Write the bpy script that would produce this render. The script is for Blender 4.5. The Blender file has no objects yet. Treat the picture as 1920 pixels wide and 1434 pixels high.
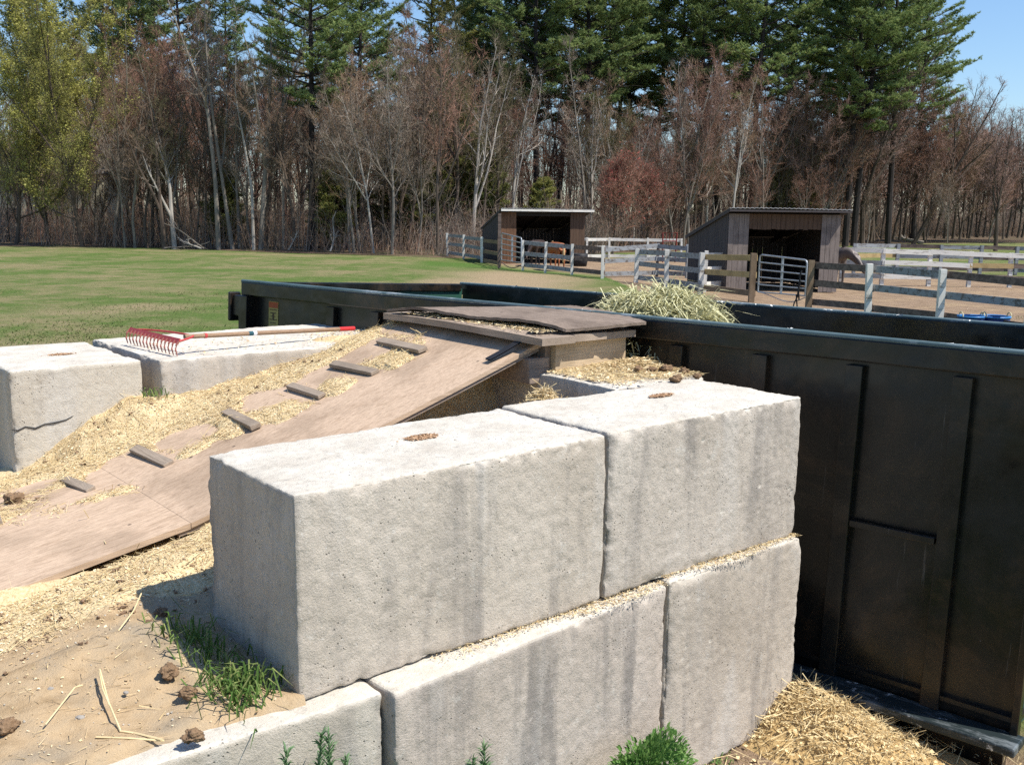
import bpy, math, random
import numpy as np
from mathutils import Vector
R_ = random.Random(11)
rng = np.random.default_rng(5)
S = bpy.context.scene
COL = S.collection
PI = math.pi
def rad(a): return math.radians(a)

# ------------------------------------------------------------------ camera
F, PITCH, ROLL, CZ = 1849.4, .1686, .0121, 2.2
W, H = 1920, 1434
fwd = np.array([0, math.cos(PITCH), -math.sin(PITCH)]); rt = np.array([1., 0, 0]); upv = np.cross(rt, fwd)
RT = math.cos(ROLL)*rt + math.sin(ROLL)*upv
UP = -math.sin(ROLL)*rt + math.cos(ROLL)*upv
def ray(px, py): return fwd + RT*((px-W/2)/F) - UP*((py-H/2)/F)
def at(px, py, z=0.):
    d = ray(px, py); return np.array([0, 0, CZ]) + d*((z-CZ)/d[2])
def atY(px, Y, z=0.):
    d = ray(px, 410); return np.array([d[0]/d[1]*Y, Y, z])
cam = bpy.data.cameras.new('camera'); camo = bpy.data.objects.new('camera', cam); COL.objects.link(camo)
cam.sensor_fit = 'HORIZONTAL'; cam.sensor_width = 36; cam.lens = F/W*36; cam.clip_end = 2000; cam.clip_start = .05
from mathutils import Matrix
M = Matrix(((RT[0], UP[0], -fwd[0], 0), (RT[1], UP[1], -fwd[1], 0), (RT[2], UP[2], -fwd[2], CZ), (0, 0, 0, 1)))
camo.matrix_world = M
S.camera = camo

# ------------------------------------------------------------------ noise (numpy)
def _h(i, j, k, s):
    n = (i*374761393 + j*668265263 + k*2147483647 + s*1274126177) & 0xffffffff
    n = ((n ^ (n >> 13))*1274126177) & 0xffffffff
    n = n ^ (n >> 16)
    return (n & 0xffff)/32767.5 - 1
def vnoise(P, sc=1., s=0):
    P = np.asarray(P, float)*sc
    if P.shape[1] == 2: P = np.c_[P, np.zeros(len(P))]
    i = np.floor(P).astype(np.int64); f = P-i; f = f*f*(3-2*f)
    r = 0
    for dx in (0, 1):
        for dy in (0, 1):
            for dz in (0, 1):
                w = (f[:, 0] if dx else 1-f[:, 0])*(f[:, 1] if dy else 1-f[:, 1])*(f[:, 2] if dz else 1-f[:, 2])
                r = r + w*_h(i[:, 0]+dx, i[:, 1]+dy, i[:, 2]+dz, s)
    return r
def fbm(P, sc=1., o=4, s=0):
    r = 0; a = .5
    for k in range(o):
        r = r + a*vnoise(P, sc, s+k*17); a *= .5; sc *= 2.03
    return r
def sstep(a, b, x): t = np.clip((x-a)/(b-a), 0, 1); return t*t*(3-2*t)

# ------------------------------------------------------------------ frames
TH = rad(39.68)
FR = {'W': (0, 0, 0, 0), 'K': (-.587, 2.577, TH, 0)}     # world; K = the loading dock of concrete blocks
def w2k(P):
    P = np.asarray(P, float); x = P[..., 0]+.587; y = P[..., 1]-2.577
    return np.stack([x*math.cos(TH)+y*math.sin(TH), -x*math.sin(TH)+y*math.cos(TH)], -1)
def k2w(a, b, z=0.):
    return np.array([-.587+a*math.cos(TH)-b*math.sin(TH), 2.577+a*math.sin(TH)+b*math.cos(TH), z])
ORG = {}
def place(o, origin, fr):
    ox, oy, r, tl = FR[fr]
    c, s = math.cos(r), math.sin(r)
    o.location = (ox+c*origin[0]-s*origin[1], oy+s*origin[0]+c*origin[1], origin[2]); o.rotation_euler = (tl, 0, r)
def tag(o, label=None, cat=None, group=None, kind=None):
    if label: o['label'] = label
    if cat: o['category'] = cat
    if group: o['group'] = group
    if kind: o['kind'] = kind
    return o
def thing(name, label, cat, origin, fr='W', group=None):
    o = bpy.data.objects.new(name, None); COL.objects.link(o); o.empty_display_size = .2
    place(o, origin, fr); ORG[o] = np.array(origin, float); return tag(o, label, cat, group)

class MB:
    def __init__(s): s.v = []; s.f = []; s.n = 0; s.c = []
    def add(s, v, f):
        v = np.asarray(v, float); f = np.asarray(f, np.int64)
        s.v.append(v); s.f.append(f+s.n); s.n += len(v); return s
    def box(s, c, d, rz=0, M3=None, jit=0):
        c = np.array(c, float); d = np.array(d, float)/2
        v = np.array([[x, y, z] for x in (-1, 1) for y in (-1, 1) for z in (-1, 1)])*d
        if jit: v = v + rng.uniform(-jit, jit, v.shape)
        if M3 is not None: v = v @ np.array(M3).T
        elif rz: cc, ss = math.cos(rz), math.sin(rz); v = v @ np.array([[cc, ss, 0], [-ss, cc, 0], [0, 0, 1]])
        return s.add(v+c, [[0, 1, 3, 2], [4, 6, 7, 5], [0, 4, 5, 1], [2, 3, 7, 6], [0, 2, 6, 4], [1, 5, 7, 3]])
    def bar(s, p, q, w, h, up=(0, 0, 1), jit=0):          # square bar from p to q, w across, h along up
        p = np.array(p, float); q = np.array(q, float); d = q-p; L = np.linalg.norm(d); d /= L
        u = np.array(up, float); sd = np.cross(d, u); sd /= np.linalg.norm(sd); u = np.cross(sd, d)
        return s.box((p+q)/2, (L, w, h), M3=np.stack([d, sd, u], 1), jit=jit)
    def tube(s, pts, r, n=6, cap=True):
        pts = np.array(pts, float); k = len(pts); r = np.broadcast_to(r, (k,)).astype(float)
        t = np.gradient(pts, axis=0); t /= np.linalg.norm(t, axis=1)[:, None]+1e-9
        ref = np.array([0, 0, 1.]) if abs(t[0, 2]) < .8 else np.array([1., 0, 0])
        a = np.cross(t, ref); a /= np.linalg.norm(a, axis=1)[:, None]+1e-9; b = np.cross(t, a)
        an = np.arange(n)*2*PI/n
        v = pts[:, None]+r[:, None, None]*(a[:, None]*np.cos(an)[None, :, None]+b[:, None]*np.sin(an)[None, :, None])
        v = v.reshape(-1, 3); i = np.arange(k-1)[:, None]*n; j = np.arange(n)[None]; jn = (j+1) % n
        s.add(v, np.stack([i+j, i+jn, i+n+jn, i+n+j], -1).reshape(-1, 4))
        if cap:
            for e, c in ((0, pts[0]), (k-1, pts[-1])):
                o = s.n; ring = v[e*n:(e+1)*n]
                s.add(np.r_[ring, [c]], [[q, (q+1) % n, n] if e else [(q+1) % n, q, n] for q in range(n)])
        return s
    def cones(s, P, D, r, n=3):                          # thin tapered spikes, vectorised
        P = np.asarray(P, float); D = np.asarray(D, float); N = len(P)
        if N == 0: return s
        r = np.broadcast_to(r, (N,)); d = D/(np.linalg.norm(D, axis=1)[:, None]+1e-9)
        ref = np.where(np.abs(d[:, 2:3]) < .8, np.array([[0, 0, 1.]]), np.array([[1., 0, 0]]))
        a = np.cross(d, ref); a /= np.linalg.norm(a, axis=1)[:, None]+1e-9; b = np.cross(d, a)
        an = np.arange(n)*2*PI/n
        v = P[:, None]+r[:, None, None]*(a[:, None]*np.cos(an)[None, :, None]+b[:, None]*np.sin(an)[None, :, None])
        v = np.concatenate([v, (P+D)[:, None]], 1).reshape(-1, 3); i = np.arange(N)[:, None]*(n+1); j = np.arange(n)[None]
        return s.add(v, np.stack([i+j, i+(j+1) % n, i+n+0*j], -1).reshape(-1, 3))
    def blades(s, P, D, w, bend=.3, side=None):           # flat blades: two quads + tip, vectorised
        P = np.asarray(P, float); D = np.asarray(D, float); N = len(P); w = np.broadcast_to(w, (N,))
        sd = np.stack([-D[:, 1], D[:, 0], 0*D[:, 0]], 1)+rng.normal(0, .02, (N, 3)) if side is None else side
        sd /= np.linalg.norm(sd, axis=1)[:, None]+1e-9; sd = sd*w[:, None]/2
        L = np.linalg.norm(D, axis=1)
        m = P+D*.5; m[:, 2] += L*bend*.3; t = P+D; t[:, 2] -= L*bend*.3
        v = np.stack([P-sd, P+sd, m-sd*.8, m+sd*.8, t], 1).reshape(-1, 3); i = np.arange(N)[:, None]*5
        s.add(v, i+np.array([[0, 1, 3, 2]])); s.f.append(np.asarray(i+np.array([[2, 3, 4]]), np.int64)+s.n-len(v)); return s
    def chips(s, P, Nn, size, asp=(.3, 1.)):              # small flat flakes lying on a surface
        N = len(P); P = np.asarray(P, float)
        th = rng.uniform(0, 2*PI, N); a = np.stack([np.cos(th), np.sin(th), rng.normal(0, .25, N)], 1)
        Nn = Nn+rng.normal(0, .35, (N, 3)); b = np.cross(Nn, a); b /= np.linalg.norm(b, axis=1)[:, None]
        a = a*(size/2)[:, None]; b = b*(size*rng.uniform(*asp, N)/2)[:, None]; up = np.array([0, 0, 1.])*(size*.15)[:, None]
        v = np.stack([P-a-b*.6, P+a-b, P+a*.8+b+up, P-a*.9+b*.8+up*.5], 1).reshape(-1, 3)
        return s.add(v, np.arange(N)[:, None]*4+np.array([[0, 1, 2, 3]]))
    def grid(s, nx, ny, fn, flip=False):
        u, v = np.meshgrid(np.linspace(0, 1, nx), np.linspace(0, 1, ny)); P = fn(u.ravel(), v.ravel())
        i = (np.arange(ny-1)[:, None]*nx+np.arange(nx-1)[None]).ravel()
        f = np.stack([i, i+1, i+nx+1, i+nx], 1)
        return s.add(P, f[:, ::-1] if flip else f)
    def mesh(s, name, org=None, smooth=False):
        v = np.concatenate(s.v)
        if org is not None: v = v-np.asarray(org)
        m = bpy.data.meshes.new(name); m.vertices.add(len(v)); m.vertices.foreach_set('co', v.astype(np.float32).ravel())
        tot = np.concatenate([np.full(len(f), f.shape[1]) for f in s.f]); idx = np.concatenate([f.ravel() for f in s.f])
        m.loops.add(len(idx)); m.loops.foreach_set('vertex_index', idx.astype(np.int32))
        m.polygons.add(len(tot)); st = np.r_[0, np.cumsum(tot)[:-1]]
        m.polygons.foreach_set('loop_start', st.astype(np.int32)); m.polygons.foreach_set('loop_total', tot.astype(np.int32))
        m.polygons.foreach_set('use_smooth', np.full(len(tot), bool(smooth)))
        m.update(calc_edges=True); m.validate(); return m
    def build(s, name, mat, parent=None, fr='W', origin=None, smooth=False, bevel=0):
        if parent is not None: org = ORG[parent]
        else:
            v = np.concatenate(s.v); org = np.array(origin if origin is not None else [v[:, 0].mean(), v[:, 1].mean(), v[:, 2].min()], float)
        m = s.mesh(name, org, smooth); o = bpy.data.objects.new(name, m); COL.objects.link(o)
        m.materials.append(mat); ORG[o] = org
        if parent is not None: o.parent = parent
        else: place(o, org, fr)
        if bevel:
            b = o.modifiers.new('bevel', 'BEVEL'); b.width = bevel; b.segments = 2; b.limit_method = 'ANGLE'
        return o

# ------------------------------------------------------------------ materials
class NT:
    def __init__(s, name):
        s.m = bpy.data.materials.new(name); s.m.use_nodes = True; s.t = s.m.node_tree; s.t.nodes.clear()
        s.out = s.t.nodes.new('ShaderNodeOutputMaterial'); s.b = s.t.nodes.new('ShaderNodeBsdfPrincipled')
        s.t.links.new(s.b.outputs[0], s.out.inputs[0]); s.tc = s.t.nodes.new('ShaderNodeTexCoord'); s.b.inputs['Specular IOR Level'].default_value = .25
    def N(s, typ, **k):
        n = s.t.nodes.new('ShaderNode'+typ)
        for a, b in k.items():
            if a.startswith('i_'):
                key = a[2:]; key = int(key) if key.isdigit() else key.replace('_', ' ')
                s.set(n.inputs[key], b)
            else: setattr(n, a, b)
        return n
    def set(s, inp, v):
        if isinstance(v, bpy.types.NodeSocket): s.t.links.new(v, inp)
        elif isinstance(v, (tuple, list)) and len(v) == 3 and inp.type == 'RGBA': inp.default_value = (*v, 1)
        else: inp.default_value = v
    def noise(s, sc, det=5, rough=.6, vec=None, stretch=None, dist=0):
        v = vec or s.tc.outputs['Object']
        if stretch: v = s.N('Mapping', i_Vector=v, i_Scale=stretch).outputs[0]
        return s.N('TexNoise', i_Vector=v, i_Scale=sc, i_Detail=det, i_Roughness=rough, i_Distortion=dist).outputs[0]
    def ramp(s, fac, *st, interp='LINEAR'):
        r = s.N('ValToRGB', i_0=fac); r.color_ramp.interpolation = interp
        e = r.color_ramp.elements
        while len(e) < len(st): e.new(.5)
        for k, (p, c) in enumerate(st):
            e[k].position = p; e[k].color = (*c, 1) if isinstance(c, (tuple, list)) else (c, c, c, 1)
        return r.outputs[0]
    def mix(s, f, a, b, mode='MIX'):
        n = s.N('Mix', data_type='RGBA', blend_type=mode); s.set(n.inputs[0], f); s.set(n.inputs[6], a); s.set(n.inputs[7], b); return n.outputs[2]
    def math(s, op, a, b=0.): return s.N('Math', operation=op, i_0=a, i_1=b).outputs[0]
    def bump(s, h, dist=.01, st=.5, n=None):
        k = s.N('Bump', i_Height=h, i_Distance=dist, i_Strength=st)
        if n is not None: s.set(k.inputs['Normal'], n)
        return k.outputs[0]
    def fin(s, col=None, rough=.8, normal=None, spec=None, metal=None):
        if col is not None: s.set(s.b.inputs['Base Color'], col)
        s.set(s.b.inputs['Roughness'], rough)
        if normal is not None: s.set(s.b.inputs['Normal'], normal)
        if spec is not None: s.b.inputs['Specular IOR Level'].default_value = spec
        if metal is not None: s.b.inputs['Metallic'].default_value = metal
        return s.m
def simple(name, c1, c2=None, sc=8, rough=.8, stretch=None, bump=0, bsc=40, spec=.25, metal=0):
    n = NT(name); c2 = c2 or tuple(x*.6 for x in c1)
    f = n.noise(sc, stretch=stretch)
    col = n.ramp(f, (.3, c2), (.7, c1))
    nm = n.bump(n.noise(bsc, stretch=stretch), .01, bump) if bump else None
    return n.fin(col, rough, nm, spec, metal)
def isl(name, *cols, rough=.8, objrand=0, transl=0, sc=1.5):       # colour varies from piece to piece
    n = NT(name); g = n.N('NewGeometry')
    st = [(i/(len(cols)-1), c) for i, c in enumerate(cols)]
    f = n.math('ADD', n.math('MULTIPLY', g.outputs['Random Per Island'], .65), n.math('MULTIPLY', n.noise(sc, 3), .4))
    col = n.ramp(f, *st)
    if objrand:
        oi = n.N('ObjectInfo').outputs['Random']
        col = n.mix(1., col, n.ramp(oi, (0, (1-objrand,)*3), (1, (1+objrand*.6, 1+objrand*.4, 1+objrand*.3))), 'MULTIPLY')
    n.fin(col, rough)
    if transl:
        tr = n.N('BsdfTranslucent', i_Color=col); mx = n.N('MixShader', i_0=transl)
        n.t.links.new(n.b.outputs[0], mx.inputs[1]); n.t.links.new(tr.outputs[0], mx.inputs[2]); n.t.links.new(mx.outputs[0], n.out.inputs[0])
    return n.m

def concrete(name, seed, tint=(1, 1, 1), stain=1.):
    n = NT(name); v = n.N('Mapping', i_Vector=n.tc.outputs['Object'], i_Location=(seed*3.1, seed*1.7, seed)).outputs[0]
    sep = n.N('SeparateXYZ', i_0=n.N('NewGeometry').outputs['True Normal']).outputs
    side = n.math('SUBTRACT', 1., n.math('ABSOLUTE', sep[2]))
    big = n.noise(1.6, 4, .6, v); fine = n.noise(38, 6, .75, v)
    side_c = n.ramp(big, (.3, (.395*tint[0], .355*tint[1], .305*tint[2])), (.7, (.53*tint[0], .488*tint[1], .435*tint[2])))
    top_c = n.ramp(n.noise(6, 6, .7, v), (.3, (.45, .405, .34)), (.65, (.63, .59, .515)))  # tops cleaner, and painted paler still with sunlit brightness in the colour
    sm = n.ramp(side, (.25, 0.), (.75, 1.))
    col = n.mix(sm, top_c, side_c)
    # vertical run-off stains, only on the sides
    st = n.noise(3.4, 5, .6, v, stretch=(1.7, 1.7, .2), dist=.4)
    stm = n.math('MULTIPLY', n.ramp(st, (.49, 0.), (.62, 1.)), n.math('MULTIPLY', sm, n.ramp(n.noise(1.3, 2, .5, v), (.38, .25), (.6, 1.))))
    col = n.mix(n.math('MULTIPLY', stm, .8*stain), col, (.165, .152, .145))
    st2 = n.ramp(n.noise(2.2, 3, .5, v, stretch=(1.8, 1.8, .3)), (.56, 0.), (.75, .5))
    col = n.mix(n.math('MULTIPLY', st2, sm), col, (.58, .57, .55))
    col = n.mix(n.ramp(fine, (.32, .55), (.46, 0.)), col, (.27, .25, .22), )
    col = n.mix(n.ramp(n.noise(95, 3, .7, v), (.62, 0.), (.72, .45)), col, (.66, .65, .62))
    ptc = n.noise(11, 7, .8, v); col = n.mix(n.ramp(ptc, (.30, .4), (.45, 0.)), col, (.26, .235, .20)); col = n.mix(n.ramp(ptc, (.58, 0.), (.72, .5)), col, (.66, .64, .59))
    # tiny bug holes
    vo = n.N('TexVoronoi', i_Vector=v, i_Scale=60.).outputs[0]
    hole = n.math('MULTIPLY', n.ramp(vo, (.10, 1.), (.2, 0.)), n.ramp(n.noise(6, 4, .6, v), (.53, 0.), (.60, 1.)))
    col = n.mix(n.math('MULTIPLY', hole, .7), col, (.12, .11, .10))
    h = n.math('ADD', n.math('MULTIPLY', n.noise(45, 8, .78, v), 1.0), n.math('MULTIPLY', n.noise(170, 4, .7, v), .5))
    h = n.math('SUBTRACT', h, n.math('MULTIPLY', hole, .8))
    return n.fin(col, .92, n.bump(h, .0055, .9), .15)

def wood(name, c1, c2, c3=None, sc=1., rough=.8, grain_axis='x', bump=.35, knots=True):
    n = NT(name); st = {'x': (.3, 10, 10), 'y': (10, .3, 10), 'z': (10, 10, .3)}[grain_axis]
    st = tuple(k*sc for k in st)
    g = n.noise(3.2, 6, .65, stretch=st, dist=1.2); fineg = n.noise(16, 5, .7, stretch=st)
    col = n.ramp(g, (.3, c1), (.55, c2), (.78, c3 or c1))
    col = n.mix(.35, col, n.ramp(fineg, (.35, tuple(x*.55 for x in c1)), (.6, tuple(min(1, x*1.25) for x in c2))))
    gl = n.noise(9, 4, .8, stretch=tuple(k*(1 if k < 1 else 3) for k in st), dist=.5); col = n.mix(n.ramp(gl, (.36, .5), (.44, 0.)), col, tuple(x*.42 for x in c1))
    if knots:
        k = n.ramp(n.noise(2.5, 3, .5), (.38, 1.), (.5, 0.)); col = n.mix(n.math('MULTIPLY', k, .35), col, tuple(x*.5 for x in c1))
        vo = n.N('TexVoronoi', i_Vector=n.tc.outputs['Object'], i_Scale=5.).outputs[0]
        col = n.mix(n.ramp(vo, (.035, .85), (.06, 0.)), col, (.04, .03, .025))
    return n.fin(col, rough, n.bump(n.math('ADD', g, n.math('MULTIPLY', fineg, .5)), .004, bump), .2)

M_ply = wood('ramp_plywood', (.34, .235, .155), (.52, .385, .275), (.40, .295, .20), .8)
M_cleat = wood('cleat_wood', (.20, .155, .115), (.33, .265, .205), None, 2, grain_axis='y')
M_deck = wood('deck_wood', (.24, .18, .135), (.39, .31, .24), None, 1.2, grain_axis='y')
M_newpine = wood('pine_side', (.42, .31, .19), (.56, .44, .30), None, 1.6)
M_sheet = wood('weathered_sheet', (.13, .095, .072), (.25, .195, .155), (.19, .14, .11), 1.6, grain_axis='y', bump=1.)
M_beam = wood('beam_wood', (.19, .14, .105), (.32, .25, .2), None, 1.)
M_handle = wood('rake_handle', (.20, .125, .08), (.30, .20, .13), None, 1.5, knots=False)
M_shed_dark = wood('shed_board_dark', (.045, .038, .038), (.085, .075, .075), (.06, .05, .05), .8, grain_axis='z', knots=False)
M_shed_grey = wood('shed_board_grey', (.11, .088, .078), (.24, .20, .18), (.16, .13, .115), .6, grain_axis='z')
M_shaded = wood('shed_ceiling_shade', (.02, .016, .014), (.03, .025, .022), None, .8, knots=False)  # near-black wood: the shed's inner shade is put into the colour
M_header = wood('header_board', (.045, .028, .02), (.12, .075, .05), (.07, .045, .032), .8, grain_axis='z', knots=False)
M_shed_red = wood('shed_board_brown', (.085, .042, .026), (.20, .105, .06), (.12, .06, .038), .7, grain_axis='z')
def painted(name, paint, bare, amount=.5, ax='x'):
    n = NT(name); st = {'x': (.6, 3, 3), 'z': (3, 3, .6)}[ax]
    f = n.noise(3.5, 6, .7, stretch=st); g = n.noise(2, 6, .7, stretch=st)
    m = n.ramp(f, (amount-.06, 1.), (amount+.06, 0.))
    col = n.mix(m, paint, n.ramp(g, (.3, tuple(x*.6 for x in bare)), (.7, bare)))
    return n.fin(col, .7, n.bump(f, .004, .4))
M_white = painted('flaking_white_paint', (.72, .69, .63), (.32, .28, .23), .40)
M_grey = painted('weathered_shaded_paint', (.27, .285, .30), (.16, .14, .125), .44)  # weathered white paint, its blue-grey shaded side painted into the colour
M_brownrail = painted('bare_brown_rail', (.19, .14, .115), (.13, .095, .08), .5)
M_yellow = wood('fresh_board', (.36, .25, .11), (.48, .36, .18), None, 1.)
M_post_brown = wood('treated_post', (.15, .10, .06), (.26, .185, .12), None, 1., grain_axis='z')
M_galv = simple('galvanised_steel', (.42, .44, .46), (.28, .3, .32), 6, .45, metal=.5)
M_rooftin = simple('roof_tin', (.62, .63, .65), (.42, .42, .44), 3, .5, metal=.3)
M_black = simple('black_rubber', (.025, .025, .028), (.015, .015, .017), 20, .6)
M_redpaint = simple('red_rake_paint', (.50, .07, .065), (.36, .04, .04), 30, .45, bump=.2)
M_tine = simple('worn_red_tine', (.36, .12, .10), (.26, .11, .085), 25, .5)
M_redgrip = simple('red_grip', (.55, .035, .04), (.42, .03, .03), 10, .4)
M_blue = simple('blue_plastic', (.01, .022, .14), (.008, .016, .10), 3, .35, spec=.5)
M_cyan = simple('light_blue_rim', (.05, .22, .5), (.04, .16, .4), 3, .35)
M_cream = simple('cream_rope', (.6, .55, .35), (.5, .42, .25), 20, .8)
M_straw = isl('straw', (.42, .29, .13), (.62, .47, .24), (.78, .64, .38), (.68, .53, .28), transl=.15, sc=6)
M_chip = isl('wood_shavings', (.13, .085, .05), (.40, .27, .14), (.64, .50, .29), (.80, .68, .45), (.90, .80, .58), transl=.1, sc=8)
M_hay = isl('hay', (.28, .27, .13), (.50, .48, .26), (.70, .67, .43), (.55, .53, .31), (.40, .34, .19), transl=.2, sc=8)
M_blade = isl('grass_blade', (.04, .085, .018), (.08, .155, .03), (.15, .22, .06), (.34, .30, .13), transl=.25, sc=3)
M_lawnblade = isl('lawn_blade', (.05, .10, .02), (.10, .15, .035), (.18, .19, .07), (.26, .22, .11), transl=.2, sc=.4)
M_weed = isl('weed_leaf', (.07, .17, .035), (.13, .26, .06), (.22, .34, .11), transl=.25, sc=4)
M_sage = isl('grey_green_weed', (.07, .14, .06), (.13, .22, .10), (.2, .3, .15), transl=.2, sc=4)
M_dung = simple('dried_dung', (.30, .195, .115), (.15, .095, .055), 45, .95, bump=1., bsc=90)
M_stone = simple('small_stone', (.36, .33, .29), (.24, .22, .2), 12, .9)
M_bark_dark = simple('pine_bark', (.055, .045, .04), (.022, .018, .017), 3, .95, (1, 1, .3), bump=.8, bsc=6)
M_bark_brown = simple('brown_bark', (.13, .098, .075), (.06, .045, .035), 3, .95, (1, 1, .3))
M_bark_grey = simple('grey_bark', (.27, .235, .195), (.14, .12, .10), 2, .95, (1, 1, .4))
M_bark_pale = simple('pale_bark', (.48, .44, .39), (.25, .22, .19), 1.5, .9, (1, 1, .6))
M_tw_brown = isl('brown_twigs', (.13, .088, .058), (.24, .165, .112), (.34, .245, .17), objrand=.25)
M_tw_red = isl('reddish_twigs', (.145, .075, .055), (.25, .14, .10), (.33, .20, .15), objrand=.25)
M_tw_pink = isl('mauve_twigs', (.16, .095, .08), (.25, .16, .13), (.32, .225, .185), objrand=.2)
M_tw_grey = isl('grey_twigs', (.15, .12, .09), (.24, .195, .155), (.32, .265, .215), objrand=.2)
M_tw_olive = isl('olive_twigs', (.075, .07, .035), (.13, .12, .055), (.18, .16, .09), objrand=.2)
M_bud_red = isl('red_buds', (.15, .035, .03), (.27, .065, .05), (.33, .11, .085))
M_needle = isl('pine_needles', (.07, .13, .055), (.15, .23, .085), (.25, .33, .115), (.40, .40, .15), objrand=.2, transl=.35, sc=.35)
M_needle2 = isl('yellowing_needles', (.10, .13, .045), (.19, .22, .07), (.30, .30, .09), (.42, .32, .11), objrand=.15, transl=.35, sc=.35)
M_leafy = isl('opening_leaves', (.26, .25, .06), (.39, .38, .10), (.52, .49, .17), transl=.4, sc=.5)
def horsecoat(name, c, d): return simple(name, c, d, 2.2, .5, spec=.35)
M_chest = horsecoat('chestnut_coat', (.36, .12, .045), (.24, .07, .026)); M_bay = horsecoat('dark_bay_coat', (.05, .03, .022), (.025, .015, .012))
M_greyh = horsecoat('grey_coat', (.17, .14, .125), (.10, .08, .072)); M_flax = simple('flaxen_hair', (.55, .38, .2), (.4, .25, .12), 20)
M_darkhair = simple('dark_hair', (.03, .022, .02), None, 20)

# ------------------------------------------------------------------ ground height of the mound
def zramp(a): return np.interp(a, [-1.2, .18, 1.9], [.79, 1.035, 1.60])
def zleft(a): return np.interp(a, [-3, -.8, -.11, .09, .3, .46, .86, 1.04, 1.24, 1.52, 1.7, 2.3], [.72, .82, .915, 1.01, 1.15, 1.245, 1.25, 1.275, 1.335, 1.385, 1.44, 1.48])
def zdirt(a, b):
    z = .835+.0*a+.11*sstep(0, 1.1, b)*sstep(-2.2, -.2, a)
    z = z-.05*sstep(-1.2, -3.0, a)
    up = np.interp(a, [.0, .4, 1.4, 2.3], [0, .08, .22, .30])       # rises inside the dock
    return z+up*sstep(.2, .8, b)
def patch(a, b):          # 1 where shavings lie over the ramp boards
    Pq = np.stack([a, b, 0*a], 1); nz = fbm(Pq, 3.2, 4, 9)*.16+fbm(Pq, 14, 2, 4)*.05
    # straw cover: left of a wavering line, with tongues below each cleat
    line = np.interp(a, [-1.2, -.45, -.2, .2, .6, 1.0, 1.4, 1.9], [1.55, 1.66, 1.68, 1.80, 2.02, 2.08, 2.18, 2.24])
    m = b-line
    for (ca, cb, ra, rb) in ((.86, 1.86, .14, .13), (1.18, 1.83, .085, .11), (1.50, 1.90, .17, .22), (1.66, 1.98, .17, .26), (.44, 1.9, .15, .1), (.66, 2.0, .12, .16), (.1, 1.80, .16, .1)):
        m = np.maximum(m, .16*(1-np.hypot((a-ca)/ra, (b-cb)/rb)))
    for (ca, cb, ra, rb) in ((.22, 2.05, .13, .14), (.55, 2.12, .11, .13), (.93, 2.08, .12, .15), (.0, 1.98, .09, .09), (-.1, 2.25, .07, .05)):
        m = np.minimum(m, -.16*(1-np.hypot((a-ca)/ra, (b-cb)/rb)))
    return m+nz
def zmound(a, b):
    Pq = np.stack([a, b, 0*a], 1)
    zr = zramp(a); m = patch(a, b); nz = fbm(Pq, 5, 4, 2)*.05+fbm(Pq, 26, 3, 6)*.014
    zl = zleft(a)
    on = zr-.03+np.clip(m*.45, -.04, .035)+np.clip(nz, -.02, .02)*.4*(m > 0)
    wl = sstep(2.38, 2.68, b); left = on*(1-wl)+(zl+nz*.8)*wl
    zd = zdirt(a, b)+nz*.5
    bl = np.interp(a, [.15, .7], [1.13, 1.42]); wr = sstep(bl, bl+.14, b); top = zd*(1-wr)+left*wr
    # keep dirt below the ramp's right edge, heaped a little against it low down
    he = .09*np.exp(-((b-1.08)/.16)**2)*sstep(.5, -.1, a)
    z = np.where(b < bl+.02, np.minimum(zd+he, zr-.03), top)
    bf = -.015-.0524*(a+1.05); z = z+(-.06+.078*sstep(bf+.05, bf+.10, b+nz*.5))*(b < .62)
    z = z+.17*np.exp(-((a-1.64)/.17)**2-((b-.84)/.15)**2)*(a < 1.9)
    z = z - .9*sstep(-2.6, -4.6, a)                                 # mound falls away behind
    z = z - .8*sstep(3.0, 4.6, b)*sstep(-.15, -.5, a)
    return z

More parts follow.
